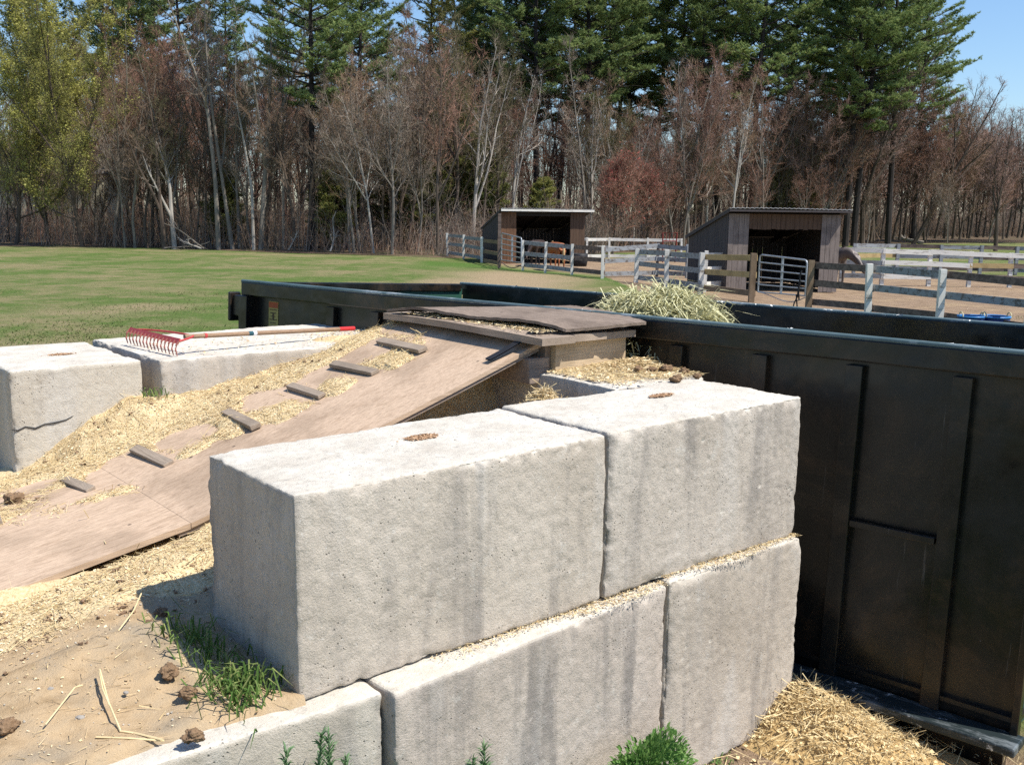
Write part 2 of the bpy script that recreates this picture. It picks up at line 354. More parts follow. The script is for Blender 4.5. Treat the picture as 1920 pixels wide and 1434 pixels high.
# ------------------------------------------------------------------ terrain
def forest_line(x): return np.interp(x, [-80, -31, -17, -3.4, 4, 12, 37, 57, 120], [62, 59.5, 56.8, 50, 56, 66, 92, 104, 125])
def ground():
    n = NT('field_ground'); att = n.N('Attribute', attribute_name='mask').outputs['Color']
    ms = n.N('SeparateColor', i_0=att).outputs
    P = n.tc.outputs['Object']
    big = n.noise(.22, 5, .6, P); mid = n.noise(.9, 7, .72, P, stretch=(1.1, 1, 1)); fine = n.noise(14, 5, .8, P); vf = n.noise(60, 3, .8, P)
    green = n.ramp(fine, (.3, (.06, .095, .022)), (.7, (.12, .175, .045)))
    dry = n.ramp(fine, (.3, (.15, .13, .06)), (.7, (.27, .235, .125)))
    g = n.mix(n.ramp(n.math('ADD', mid, n.math('MULTIPLY', n.math('SUBTRACT', big, .5), .9)), (.40, 0.), (.64, 1.)), green, dry)
    g = n.mix(ms[1], g, n.ramp(fine, (.3, (.24, .18, .105)), (.7, (.38, .29, .185))))        # bare dry patch
    g = n.mix(ms[2], g, n.ramp(fine, (.3, (.05, .10, .018)), (.7, (.10, .18, .04))))      # lush strip along the fence
    g = n.mix(n.ramp(vf, (.68, 0.), (.76, .5)), g, (.42, .38, .26))
    dirt = n.ramp(n.noise(2.5, 6, .7, P), (.3, (.19, .13, .085)), (.7, (.34, .245, .165)))
    dirt = n.mix(n.ramp(n.noise(.8, 5, .65, P), (.5, 0.), (.7, .55)), dirt, (.42, .31, .18))
    col = n.mix(ms[0], g, dirt)
    n.fin(col, .95, n.bump(n.math('ADD', fine, vf), .03, .8), .1)
    mb = MB(); xs = np.r_[-400, -200, np.arange(-90, -12, 3), np.arange(-12, -4, .4), np.arange(-4, 4.5, .1), np.arange(4.5, 30, .4), np.arange(30, 130, 4), 250, 500]
    ys = np.r_[-200, -60, -20, -5, np.arange(1, 2, .4), np.arange(2, 10, .1), np.arange(10, 50, .4), np.arange(50, 140, 3), 250, 600]
    X, Y = np.meshgrid(xs, ys); P = np.stack([X.ravel(), Y.ravel(), 0*X.ravel()], 1)
    r = np.hypot(P[:, 0], P[:, 1]); P[:, 2] = .05*fbm(P, .25, 3, 3)*sstep(12, 20, r)*sstep(70, 40, r)
    p1 = at(455, 540, 1.635); p2 = at(1920, 687, 1.635); dd_ = (p2-p1)[:2]; Ld = np.hypot(*dd_); dd_ /= Ld; nd_ = np.array([-dd_[1], dd_[0]])
    q = P[:, :2]-p1[:2]; sl = q @ dd_; sw = q @ nd_
    P[:, 2] -= .15*sstep(-.42, -.16, sw)*sstep(2.9, 2.6, sw)*sstep(-.4, 0, sl)*sstep(Ld+.8, Ld+.3, sl)
    nx = len(xs); i = (np.arange(len(ys)-1)[:, None]*nx+np.arange(nx-1)[None]).ravel()
    mb.add(P, np.stack([i, i+1, i+nx+1, i+nx], 1)); o = mb.build('ground', n.m, origin=(0, 0, 0), smooth=True); tag(o, kind='structure')
    x, y = P[:, 0], P[:, 1]
    nn = fbm(P, .35, 4, 8)*2.2
    # paddock dirt: beyond the fence line
    fl = np.interp(x, [-4.5, -.6, 1.5, 3.3, 3.9, 6.6, 8.3, 10.5, 14, 30], [47, 43.2, 40, 36, 26.3, 22.8, 21.8, 20.4, 18.6, 10])
    dm = sstep(.3, 1.5, y-fl+nn*.35)*sstep(-1.6, -.4, x)*(1-sstep(-4, 0, y-np.interp(x, [3, 10, 14, 22, 60], [54, 54, 45, 38, 30])))
    dm = np.maximum(dm, sstep(26, 27.5, y+nn*.3)*sstep(6, 5, y-24)*0)
    dry = np.exp(-(((x+.2)/3.2)**2+((y-33)/7.5)**2)*1.1)*1.5+np.exp(-((x-2.5)/2.5)**2-((y-25)/3)**2)
    kk_ = w2k(P); dm = np.maximum(dm, sstep(1.0, 1.7, kk_[:, 0]+nn*.15)*sstep(3.6, 3.0, kk_[:, 0])*sstep(-2.2, -1.4, kk_[:, 1])*sstep(.4, .1, kk_[:, 1]))
    dry = np.clip(dry+nn*.25-.25+.35*sstep(34, 20, y)*sstep(10, 14, y)*(x < 5)*(.8+nn), 0, 1)
    lush = np.exp(-((y-fl+1.6+nn*.4)/1.1)**2)*sstep(-5, -2.5, x)*sstep(9, 6, x)+np.exp(-((x+3)/1.6)**2-((y-43)/2.5)**2)
    lush = np.clip(lush*1.2-.1, 0, 1)*.9
    ca = o.data.color_attributes.new('mask', 'FLOAT_COLOR', 'POINT')
    ca.data.foreach_set('color', np.stack([dm, dry, lush, 0*dm+1], 1).astype(np.float32).ravel())
ground()
# forest floor
n = NT('leaf_litter')
c = n.ramp(n.noise(1.3, 8, .75), (.3, (.06, .042, .028)), (.55, (.13, .088, .055)), (.75, (.20, .15, .10)))
c = n.mix(n.ramp(n.noise(.4, 4), (.5, 0.), (.65, .5)), c, (.08, .10, .035))
n.fin(c, .95, n.bump(n.noise(8, 5), .1, .8))
mb = MB(); xs = np.arange(-130, 200, 2.)
v = []
for x in xs:
    y0 = forest_line(x)+1.2*float(vnoise(np.array([[x, 0, 0.]]), .3)[0])
    v += [[x, y0, .012], [x, y0+3, .1], [x, y0+20, .35], [x, y0+130, 2.5]]
mb.add(v, [[i*4+k, i*4+4+k, i*4+5+k, i*4+1+k] for i in range(len(xs)-1) for k in range(3)])
tag(mb.build('forest_floor', n.m, smooth=True), kind='structure')

# mound of dirt and bedding
n = NT('mound_surface'); att = n.N('Attribute', attribute_name='mask').outputs['Color']; ms = n.N('SeparateColor', i_0=att).outputs
fine = n.noise(70, 6, .75); mid = n.noise(7, 6, .7)
dirt = n.ramp(mid, (.3, (.33, .23, .13)), (.5, (.47, .345, .21)), (.72, (.41, .32, .215)))
dirt = n.mix(n.ramp(n.noise(2.2, 4), (.5, 0.), (.62, .5)), dirt, (.26, .235, .19))
dirt = n.mix(n.ramp(fine, (.6, 0.), (.74, .6)), dirt, (.55, .45, .30))
strw = n.ramp(n.noise(95, 5, .8), (.28, (.32, .21, .11)), (.45, (.62, .48, .27)), (.7, (.84, .72, .48)))
strw = n.mix(n.ramp(n.noise(6, 5, .7), (.47, 0.), (.66, .6)), strw, (.38, .26, .14)); strw = n.mix(n.ramp(n.noise(16, 5, .8), (.62, 0.), (.72, .7)), strw, (.17, .11, .06))
mk = n.ramp(n.math('ADD', ms[0], n.math('MULTIPLY', n.math('SUBTRACT', n.noise(18, 5, .8), .5), .9)), (.42, 0.), (.58, 1.))
col = n.mix(mk, dirt, strw)
n.fin(col, .95, n.bump(n.math('ADD', fine, n.noise(200, 3, .8)), .008, .7), .1)
def mslice(a0, a1, b0, b1, st, mb):
    na = int((a1-a0)/st)+1; nb = int((b1-b0)/st)+1
    mb.grid(na, nb, lambda u, v: np.stack([a0+u*(a1-a0), b0+v*(b1-b0), zmound(a0+u*(a1-a0), b0+v*(b1-b0))], 1))
mb = MB(); mslice(-2.2, .016, -.05, 3.0, .016, mb); mslice(.016, 2.28, .6, 3.0, .016, mb); mslice(-6, -2.2, -2.5, 5, .06, mb); mslice(-2.2, -.2, 3.0, 5, .06, mb); mslice(-2.2, -1.5, -2.5, -.05, .06, mb)
mo = mb.build('dirt_mound', n.m, fr='K', origin=(0, 0, 0), smooth=True); tag(mo, kind='structure')
V = np.concatenate(mb.v); a, b = V[:, 0], V[:, 1]
nn = fbm(V, 2.3, 4, 31)
def straw_amt(a, b, nn=0):
    # right of ramp: band hugging the ramp edge, dirt nearer the camera
    edge = np.interp(a, [-1.2, -.6, -.2, .1, .5, 2.3], [.60, .78, .80, .78, .4, .3])
    s = sstep(-.10, .14, b-edge+nn*.28)
    return s
mk = straw_amt(a, b, nn); mk = np.maximum(mk, sstep(1.1, 1.15, b))
mk = np.maximum(mk, .55*sstep(.16, .05, np.hypot(a+.12, (b-.35)*.6))) 
ca = mo.data.color_attributes.new('mask', 'FLOAT_COLOR', 'POINT'); ca.data.foreach_set('color', np.stack([mk, mk, mk, 0*mk+1], 1).astype(np.float32).ravel())

# ------------------------------------------------------------------ concrete blocks
def cblock(origin, ang, L, Wd, Hh, mat, label, seed, st=.009, group='precast concrete blocks of the loading dock', rough=1., rise=0., lean=0., taper=0.):
    mb = MB(); ext = np.array([L, Wd, Hh]); r = .013
    for ax in range(3):
        o1, o2 = [k for k in range(3) if k != ax]; n1 = max(2, int(ext[o1]/st)); n2 = max(2, int(ext[o2]/st))
        for sd in (0, 1):
            def fn(u, v):
                P = np.zeros((len(u), 3)); P[:, ax] = sd*ext[ax]; P[:, o1] = u*ext[o1]; P[:, o2] = v*ext[o2]; return P
            fl = (sd == 0) ^ (ax == 1)
            mb.grid(n1, n2, fn, flip=fl)
    V = np.concatenate(mb.v); q = np.clip(V, r, ext-r); d = V-q; nm = d/(np.linalg.norm(d, axis=1)[:, None]+1e-9)
    Vn = q+nm*r; ws = V+seed*7.3
    dist = np.sort(np.minimum(V, ext-V), axis=1)[:, 1]                   # distance to nearest edge
    e = np.exp(-(dist/.028)**2)
    dis = fbm(ws, 2.2, 2, seed)*.006*rough+fbm(ws, 36, 4, seed+3)*.0034
    chip = np.clip(fbm(ws, 6, 3, seed+5)-.14, 0, 1)*.035+(np.clip(fbm(ws, 30, 4, seed+8)+.05, 0, 1)*.020+.003)*sstep(-.3, .2, fbm(ws, 4, 2, seed+21))
    pit = -np.clip(vnoise(ws, 62, seed+11)-.74, 0, 1)*.035*sstep(-.1, .3, fbm(ws, 3, 2, seed+13))
    Vn = Vn+nm*(dis-chip*e+pit)[:, None]
    Vn[:, 2] += rise*Vn[:, 0]; Vn[:, 1] += lean*Vn[:, 2]; 
    if taper: Vn[:, 0] += taper*np.clip(.5-Vn[:, 0]/L, 0, .5)*2*(Vn[:, 2]/Hh)
    c, s_ = math.cos(ang), math.sin(ang); Vn = Vn @ np.array([[c, s_, 0], [-s_, c, 0], [0, 0, 1]])+np.array(origin)
    mb.v = [Vn]; o = mb.build('concrete_block', mat, fr='K', origin=origin, smooth=True); return tag(o, label, 'concrete block', group)
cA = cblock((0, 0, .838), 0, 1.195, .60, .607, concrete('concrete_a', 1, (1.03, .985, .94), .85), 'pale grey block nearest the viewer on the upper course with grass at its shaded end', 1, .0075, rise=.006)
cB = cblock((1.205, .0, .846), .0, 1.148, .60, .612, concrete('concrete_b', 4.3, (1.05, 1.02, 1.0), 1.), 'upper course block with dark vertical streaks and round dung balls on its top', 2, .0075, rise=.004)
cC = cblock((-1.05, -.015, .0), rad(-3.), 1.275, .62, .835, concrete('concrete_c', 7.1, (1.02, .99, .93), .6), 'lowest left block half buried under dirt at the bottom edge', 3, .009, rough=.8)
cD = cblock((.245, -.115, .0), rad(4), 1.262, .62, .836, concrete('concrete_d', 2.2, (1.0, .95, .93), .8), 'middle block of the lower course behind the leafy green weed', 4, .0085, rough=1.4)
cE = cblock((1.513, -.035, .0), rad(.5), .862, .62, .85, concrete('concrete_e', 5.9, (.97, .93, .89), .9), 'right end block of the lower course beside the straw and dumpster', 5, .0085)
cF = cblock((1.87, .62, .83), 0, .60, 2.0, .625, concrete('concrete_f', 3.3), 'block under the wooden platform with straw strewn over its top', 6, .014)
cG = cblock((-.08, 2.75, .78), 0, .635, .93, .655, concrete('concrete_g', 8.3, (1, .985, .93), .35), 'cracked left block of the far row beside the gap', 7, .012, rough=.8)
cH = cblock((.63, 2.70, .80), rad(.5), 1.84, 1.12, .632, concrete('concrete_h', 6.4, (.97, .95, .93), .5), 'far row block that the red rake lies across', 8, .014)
# hairline crack across the left far block
cp = [(20, 805), (33, 807), (48, 800), (66, 803), (84, 795), (104, 792), (124, 787), (138, 779)]
def onb(px, py, bb):                                      # where the view through a pixel meets the dock plane b = bb
    d = ray(px, py); vv = np.array([-math.sin(TH), math.cos(TH), 0]); c = np.array([0, 0, CZ]); o = np.array([-.587, 2.577, 0]); return c+d*((bb-(c-o) @ vv)/(d @ vv))
mb = MB(); cpk = [onb(x, y, 2.749) for x, y in cp]; mb.tube([np.array([*w2k(q), q[2]]) for q in cpk], [.0015, .004, .003, .0045, .003, .004, .003, .001], 5); ck = mb.mesh('crack', ORG[cG]); ck.materials.append(M_black); co = bpy.data.objects.new('crack', ck); COL.objects.link(co); co.parent = cG
# sunk lifting hole fillings (brown litter) on top of the blocks
for (ka, kb, ra, rb, z, lab) in ((.665, .36, .065, .035, 1.448, 'rusty litter filling the lifting slot of the near block'), (1.87, .36, .07, .025, 1.463, 'thin rusty litter in the slot of the streaked block'), (.27, 3.17, .06, .03, 1.437, 'rusty litter in the slot of the left far block')):
    N = 700; t = rng.uniform(0, 2*PI, N); q = np.sqrt(rng.uniform(0, 1, N))
    P = np.stack([ka+ra*q*np.cos(t)+.02*rng.normal(0, 1, N)*(rng.random(N) < .2), kb+rb*q*np.sin(t), z+.001+rng.uniform(0, .003, N)], 1)
    mb = MB(); mb.chips(P, np.array([[0, 0, 1.]]), rng.uniform(.003, .010, N))
    tag(mb.build('litter_patch', isl('rusty_litter', (.26, .15, .08), (.42, .26, .15), (.55, .38, .24)), fr='K'), lab, 'litter', kind='stuff')

# ------------------------------------------------------------------ ramp and platform
rp = thing('loading_ramp', 'worn plywood ramp with nailed wooden cleats leading up to the platform', 'ramp', (.9, 1.75, 1.0), 'K')
def board_on(mb, a0, a1, b0, b1, th, lift=0., na=40, skew=0):
    # plywood following the slope between a0..a1, thickness th downwards, slight warp
    def top(u, v): 
        a = a0+u*(a1-a0); b = b0+v*(b1-b0)+skew*(u); z = zramp(a)+lift+.006*np.sin(a*2.1+b*1.3); return a, b, z
    nb = 12
    mb.grid(na, nb, lambda u, v: np.stack(top(u, v), 1))
    def bot(u, v): a, b, z = top(u, v); return np.stack([a, b, z-th], 1)
    mb.grid(na, nb, bot, flip=True)
    for vv, fl in ((0., False), (1., True)):
        mb.grid(na, 2, lambda u, v: np.stack([top(u, 0*v+vv)[0], top(u, 0*v+vv)[1], top(u, 0*v+vv)[2]-th*(1-v)], 1), flip=fl)
    for uu, fl in ((0., True), (1., False)):
        mb.grid(nb, 2, lambda u, v: np.stack([top(0*u+uu, u)[0], top(0*u+uu, u)[1], top(0*u+uu, u)[2]-th*(1-v)], 1), flip=fl)
mb = MB(); board_on(mb, .165, 1.915, 1.165, 2.36, .02); mb.build('plywood_sheet', M_ply, rp)
mb = MB(); board_on(mb, .12, 1.905, 1.175, 2.35, .017, lift=-.0235); mb.build('backing_sheet', M_beam, rp)
mb = MB(); board_on(mb, -1.25, .168, 1.158, 2.36, .022, lift=-.0012, skew=.01); mb.build('plywood_sheet', M_ply, rp)
for (ca, b0, b1, w, tw, h) in ((-.33, 1.86, 2.25, .06, .05, .024), (.012, 1.915, 2.20, .052, -.04, .025), (.335, 1.845, 2.265, .058, -.02, .026), (.738, 1.765, 2.20, .06, .03, .03), (1.068, 1.77, 2.14, .05, .0, .024), (1.335, 1.745, 2.15, .06, -.03, .027), (1.62, 1.71, 2.18, .065, .02, .03)):
    mb = MB(); z = float(zramp(ca)); sl = math.atan(.33)
    h *= .78; w *= .85; b0 += .02; b1 -= .02; p = np.array([ca-tw/2, b0, z+h/2]); q = np.array([ca+tw/2, b1, z+h/2+.002]); mb.bar(p, q, w, h, up=(-math.sin(sl), 0, math.cos(sl)), jit=.0025)
    mb.build('cleat', M_cleat, rp, bevel=.003)
# stringers under the ramp
for b0 in (1.50, 1.9, 2.28):
    mb = MB(); mb.bar((.6, b0, float(zramp(.6))-.10), (1.86, b0, float(zramp(1.86))-.10), .045, .1); mb.build('stringer', M_beam, rp)
# beam ends propping the ramp
mb = MB(); mb.box((1.87, 1.55, 1.47), (.13, .84, .12), jit=.004); o = mb.build('prop_beam', M_beam, fr='K', bevel=.006); tag(o, 'short weathered beam end poking out under the upper corner of the ramp', 'beam')
mb = MB(); mb.box((1.30, 1.20, 1.20), (.15, .14, .12), jit=.012); mb.box((1.16, 1.22, 1.17), (.1, .12, .1), jit=.01); o = mb.build('prop_block', M_beam, fr='K', bevel=.012); tag(o, 'rounded chunk of timber wedged under the edge of the ramp', 'wood block')

pf = thing('wooden_platform', 'low plank platform over the block at the top of the ramp', 'platform', (2.15, 1.75, 1.45), 'K')
mb = MB(); mb.box((2.185, 1.12, 1.527), (.48, .038, .148)); mb.build('side_board', M_newpine, pf, bevel=.002)
mb = MB(); mb.box((2.19, 2.36, 1.527), (.47, .038, .148)); mb.build('side_board', M_newpine, pf, bevel=.002)
mb = MB(); mb.box((1.93, 1.74, 1.53), (.038, 1.2, .15)); mb.build('front_board', M_beam, pf)
for (x0, x1, b0, b1, dz) in ((1.80, 2.01, 1.035, 2.40, .0), (2.016, 2.23, 1.045, 2.38, .003), (2.237, 2.45, 1.06, 2.37, -.002)):
    mb = MB()
    def fn(u, v, zz):
        b = b0+v*(b1-b0); return np.stack([x0+u*(x1-x0), b, 1.604+dz+zz+.02*np.sin((v-.1)*PI)*0.5+0*u], 1)
    mb.grid(2, 16, lambda u, v: fn(u, v, .034)); mb.grid(2, 16, lambda u, v: fn(u, v, 0), flip=True)
    for uu, fl in ((0., True), (1., False)): mb.grid(16, 2, lambda u, v: fn(0*u+uu, u, .034*v), flip=fl)
    for vv, fl in ((0., False), (1., True)): mb.grid(2, 2, lambda u, v: fn(u, 0*v+vv, .034*v), flip=fl)
    mb.build('plank', M_deck, pf)
# curled weathered sheet
mb = MB(); cs = np.array([[1.80, 2.37], [1.97, 1.06], [2.46, 1.0], [2.74, 1.88]])
def sh(u, v, dz):
    P = ((1-u)*(1-v))[:, None]*cs[0]+(u*(1-v))[:, None]*cs[1]+(u*v)[:, None]*cs[2]+((1-u)*v)[:, None]*cs[3]
    z = 1.647+.036*np.sin(u*PI)**.8*(1-.5*v)*.9+.012*np.sin(u*9)*(1-v)+.018*v
    P = P+(fbm(np.c_[P, P[:, :1]*0], 9, 3, 3)*.02*(np.abs(v-.5)*2)**6)[:, None]+(fbm(np.c_[P, P[:, :1]*0], 9, 3, 8)*.03*(np.abs(u-.5)*2)**6)[:, None]
    z = z+fbm(np.c_[P, 0*P[:, :1]], 25, 3, 5)*.004
    return np.c_[P, z+dz]
mb.grid(70, 50, lambda u, v: sh(u, v, .014)); mb.grid(70, 50, lambda u, v: sh(u, v, 0), flip=True)
for vv, fl in ((0., True), (1., False)): mb.grid(70, 2, lambda u, v: np.where((v > .5)[:, None], sh(u, 0*u+vv, .014), sh(u, 0*u+vv, 0)), flip=not fl)
for uu, fl in ((0., False), (1., True)): mb.grid(50, 2, lambda u, v: np.where((v > .5)[:, None], sh(0*u+uu, u, .014), sh(0*u+uu, u, 0)), flip=not fl)
tag(mb.build('warped_sheet', M_sheet, fr='K', smooth=False), 'curled dark weathered plywood sheet lying on the platform and dumpster rim', 'plywood sheet')
mb = MB(); p = [(1.64, 1.24, 1.525), (1.72, 1.225, 1.56), (1.80, 1.21, 1.60), (1.86, 1.18, 1.644), (1.95, 1.15, 1.652)]
pp = np.array(p)
sd = np.array([0, .022, 0])
mb.grid(5, 2, lambda u, v: np.array([np.interp(u, np.linspace(0, 1, 5), pp[:, k]) for k in range(3)]).T+sd*(v*2-1)[:, None]+np.array([0, 0, .006]))
mb.grid(5, 2, lambda u, v: np.array([np.interp(u, np.linspace(0, 1, 5), pp[:, k]) for k in range(3)]).T+sd*(v*2-1)[:, None], flip=True)
tag(mb.build('metal_strap', M_black, fr='K'), 'black metal strap hinging the ramp to the platform edge', 'strap')

# ------------------------------------------------------------------ rake
rk = thing('garden_rake', 'red bow rake with long wooden handle lying on the far block', 'rake', (.95, 3.2, 1.44), 'K')
hA = np.array([*w2k(at(352, 631, 1.53)), 1.53]); hB = np.array([2.12, 3.06, 1.475]); hd = (hB-hA)/np.linalg.norm(hB-hA)
mb = MB(); mb.tube([hA-hd*.02, hA+hd*1.05], .0128, 10); mb.build('handle', M_handle, rk, smooth=True)
mb = MB(); mb.tube([hA+hd*1.05, hA+hd*1.17], .014, 10); mb.build('grip', M_redgrip, rk, smooth=True)
mb = MB(); mb.tube([hA+hd*.1, hA+hd*.115], .0145, 10); mb.build('ferrule', M_redpaint, rk)
mb = MB(); mb.tube([hA+hd*.385, hA+hd*.415], .0132, 10); h1 = mb.build('sticker', simple('teal_sticker', (.03, .10, .13), None, 40), rk)
mb = MB(); mb.tube([hA+hd*.416, hA+hd*.438], .0133, 10); mb.build('sticker', simple('white_sticker', (.75, .77, .8), (.7, .7, .75), 40), rk)
h0 = np.array([*w2k(at(243, 618, 1.525)), 1.525]); h1_ = np.array([*w2k(at(336, 640, 1.515)), 1.515])
mb = MB(); mb.bar(h0, h1_, .006, .03, up=(.5, 0, 1)); mb.build('head_bar', M_redpaint, rk)
mb = MB()
for e in (h0, h1_):
    mid_ = (e+hA)/2+np.array([.05, (e-hA)[1]*.22, .008]); t = np.linspace(0, 1, 9)[:, None]
    mb.tube((1-t)**2*e+2*t*(1-t)*mid_+t*t*(hA+np.array([.03, 0, .002])), .006, 6)
mb.build('bow', M_redpaint, rk, smooth=True)
for i in range(15):
    e = h0+(h1_-h0)*(i/14); mb = MB()
    mb.tube([e, e+np.array([-.016, 0, -.018]), e+np.array([-.022, 0, -.045]), e+np.array([-.014, -.0, -.078])], [.0062, .0058, .005, .0025], 5); mb.build('tine', M_tine, rk)

# ------------------------------------------------------------------ dumpster
P1 = at(455, 540, 1.635); P2 = at(1920, 687, 1.635); DR = math.atan2(P2[1]-P1[1], P2[0]-P1[0]); TL = -.051
nrm = np.array([-math.sin(DR), math.cos(DR)])
FR['D'] = (P1[0]-nrm[0]*.084, P1[1]-nrm[1]*.084, DR, TL)
DL = float(np.hypot(*(P2-P1)[:2]))+.13
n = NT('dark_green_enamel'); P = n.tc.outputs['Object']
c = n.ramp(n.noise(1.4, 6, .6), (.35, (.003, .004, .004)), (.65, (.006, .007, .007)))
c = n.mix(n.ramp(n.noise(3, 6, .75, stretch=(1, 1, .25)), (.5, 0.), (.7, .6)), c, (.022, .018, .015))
c = n.mix(n.ramp(n.noise(2.1, 7, .75, dist=.6), (.48, 0.), (.62, .8)), c, (.042, .026, .015)); c = n.mix(n.ramp(n.noise(6, 5, .7, stretch=(4, 4, .15)), (.66, 0.), (.72, .5)), c, (.16, .15, .14))  # brown blotches: stains plus the ground's reflection painted into the colour
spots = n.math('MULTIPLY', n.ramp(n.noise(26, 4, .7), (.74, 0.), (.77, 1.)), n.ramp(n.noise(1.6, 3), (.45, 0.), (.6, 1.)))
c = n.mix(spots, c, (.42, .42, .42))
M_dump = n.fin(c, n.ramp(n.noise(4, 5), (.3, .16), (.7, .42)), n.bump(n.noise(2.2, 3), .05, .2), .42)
n = NT('scraped_rail_enamel'); c = n.ramp(n.noise(2, 5), (.35, (.05, .085, .09)), (.65, (.12, .17, .18)))
c = n.mix(n.ramp(n.noise(5, 7, .8, stretch=(.4, 2, 2)), (.55, 0.), (.63, .85)), c, (.36, .40, .42))
c = n.mix(n.ramp(n.noise(3.4, 6, .8), (.64, 0.), (.67, .9)), c, (.62, .62, .6))
M_rail = n.fin(c, .45, None, .4)
M_green_lit = simple('sunlit_green_enamel', (.018, .085, .06), (.04, .06, .045), 3, .5)  # same paint as the sides, brightened in colour for the sunlit end wall
dp = thing('roll_off_dumpster', 'long dark green roll-off dumpster with hay heaped inside', 'dumpster', (DL/2, 1.2, 0), 'D')
Wd = 2.36; zt = 1.635
for y0 in (.065, Wd-.03):
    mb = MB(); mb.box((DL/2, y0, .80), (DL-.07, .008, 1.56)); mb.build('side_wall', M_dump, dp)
for x0 in (.03, DL-.03):
    mb = MB(); mb.box((x0, Wd/2, .83), (.01, Wd-.09, 1.5)); mb.build('end_wall', M_green_lit, dp)
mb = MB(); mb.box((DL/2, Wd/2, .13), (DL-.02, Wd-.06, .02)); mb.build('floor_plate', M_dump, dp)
for y0, nm in ((.035, 'near'), (Wd+.012, 'far')):
    mb = MB()
    sec = [(-.04, 0), (-.04, -.105), (.04, -.105), (.04, 0), (.03, .018), (0, .026), (-.03, .018)]
    # rail with rounded top
    es = -1 if nm == 'near' else 1
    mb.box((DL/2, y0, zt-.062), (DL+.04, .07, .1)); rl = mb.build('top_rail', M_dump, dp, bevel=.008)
    mb = MB(); mb.tube([(-.02, y0-.022, zt-.008), (DL/2, y0-.022, zt-.004), (DL+.02, y0-.022, zt-.008)], .013, 8); mb.tube([(-.02, y0+.012, zt-.013), (DL+.02, y0+.012, zt-.013)], .012, 8); mb.build('worn_edge', M_rail, dp, smooth=True)
for x0 in (.03, DL-.03):
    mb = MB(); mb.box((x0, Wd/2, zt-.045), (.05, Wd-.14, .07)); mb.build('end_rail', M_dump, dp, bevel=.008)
# ribs: channels on the near side
ribs = [s for s in (.18, .78, 1.38, 1.98, 2.6, 3.22, 3.84, 4.44, 4.98) if s < DL-.2]
def s_at(px, z=1.3):
    best = None
    for s in np.linspace(0, DL, 600):
        p = P1[:2]+np.array([math.cos(DR), math.sin(DR)])*s; d = np.array([p[0], p[1], z-CZ]); x = W/2+F*(d@RT)/(d@fwd)
        if best is None or abs(x-px) < best[0]: best = (abs(x-px), s)
    return best[1]
r1, r2 = s_at(1590), s_at(1792); dr = r2-r1
ribs = [r1+dr*k for k in range(-8, 3)]; ribs = [r for r in ribs if .15 < r < DL-.15]
for r in ribs:
    mb = MB()
    for sx in (-1, 1): mb.box((r+sx*.036, .044, .79), (.006, .036, 1.43))
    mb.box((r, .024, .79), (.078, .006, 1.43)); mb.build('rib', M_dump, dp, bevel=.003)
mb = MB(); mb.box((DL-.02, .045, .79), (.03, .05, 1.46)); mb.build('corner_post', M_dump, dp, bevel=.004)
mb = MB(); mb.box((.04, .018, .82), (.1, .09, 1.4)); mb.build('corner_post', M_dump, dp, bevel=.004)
mb = MB(); mb.box(((r1+r2)/2, .03, .80), (dr-.09, .03, .03)); mb.build('brace', M_dump, dp, bevel=.003)
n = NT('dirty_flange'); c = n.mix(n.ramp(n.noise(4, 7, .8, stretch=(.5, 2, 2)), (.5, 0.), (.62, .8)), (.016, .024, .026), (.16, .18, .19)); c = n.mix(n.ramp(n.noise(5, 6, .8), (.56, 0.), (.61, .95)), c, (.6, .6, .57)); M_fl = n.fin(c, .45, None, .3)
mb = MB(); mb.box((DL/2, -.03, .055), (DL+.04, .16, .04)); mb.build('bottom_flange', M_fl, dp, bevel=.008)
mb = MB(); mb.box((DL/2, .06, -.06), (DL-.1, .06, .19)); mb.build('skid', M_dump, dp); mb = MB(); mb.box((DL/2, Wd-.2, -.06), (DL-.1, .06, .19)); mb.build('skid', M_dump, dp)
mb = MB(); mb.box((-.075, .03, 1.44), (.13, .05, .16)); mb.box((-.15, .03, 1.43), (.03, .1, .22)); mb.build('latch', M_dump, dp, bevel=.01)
stk = MB(); stk.box((.30, -.0045, 1.375), (.12, .003, .27)); 
s0_ = s_at(503); 
stk = MB(); stk.box((s0_, .0592, 1.37), (.115, .003, .25)); so = stk.build('warning_sticker', simple('faded_yellow_label', (.48, .36, .10), (.36, .28, .10), 12, .6), dp)
stk = MB(); stk.box((s0_, .0569, 1.47), (.109, .0015, .042)); stk.build('header_band', simple('faded_orange_label', (.5, .13, .05), (.4, .1, .05), 12), so)
stk = MB()
for k in range(9): stk.box((s0_-.002*(k % 3), .0569, 1.435-.024*k), (.09-.018*(k % 3), .0012, .006))
stk.box((s0_, .0562, 1.385), (.018, .0012, .05))
stk.build('print_line', simple('faded_print', (.13, .09, .05), None, 40), so)
# bird droppings on rail
mb = MB(); N = 70
s_ = rng.uniform(.3, DL, N); P = np.stack([s_, rng.choice([.03, Wd-.03], N)+rng.normal(0, .012, N), np.full(N, zt+.003)], 1); P[:, 2] -= 0
mb.chips(P, np.array([[0, 0, 1.]]), rng.uniform(.004, .026, N)); mb.build('dropping', simple('white_dropping', (.75, .75, .72), (.6, .6, .58), 30), dp)['kind'] = 'stuff'

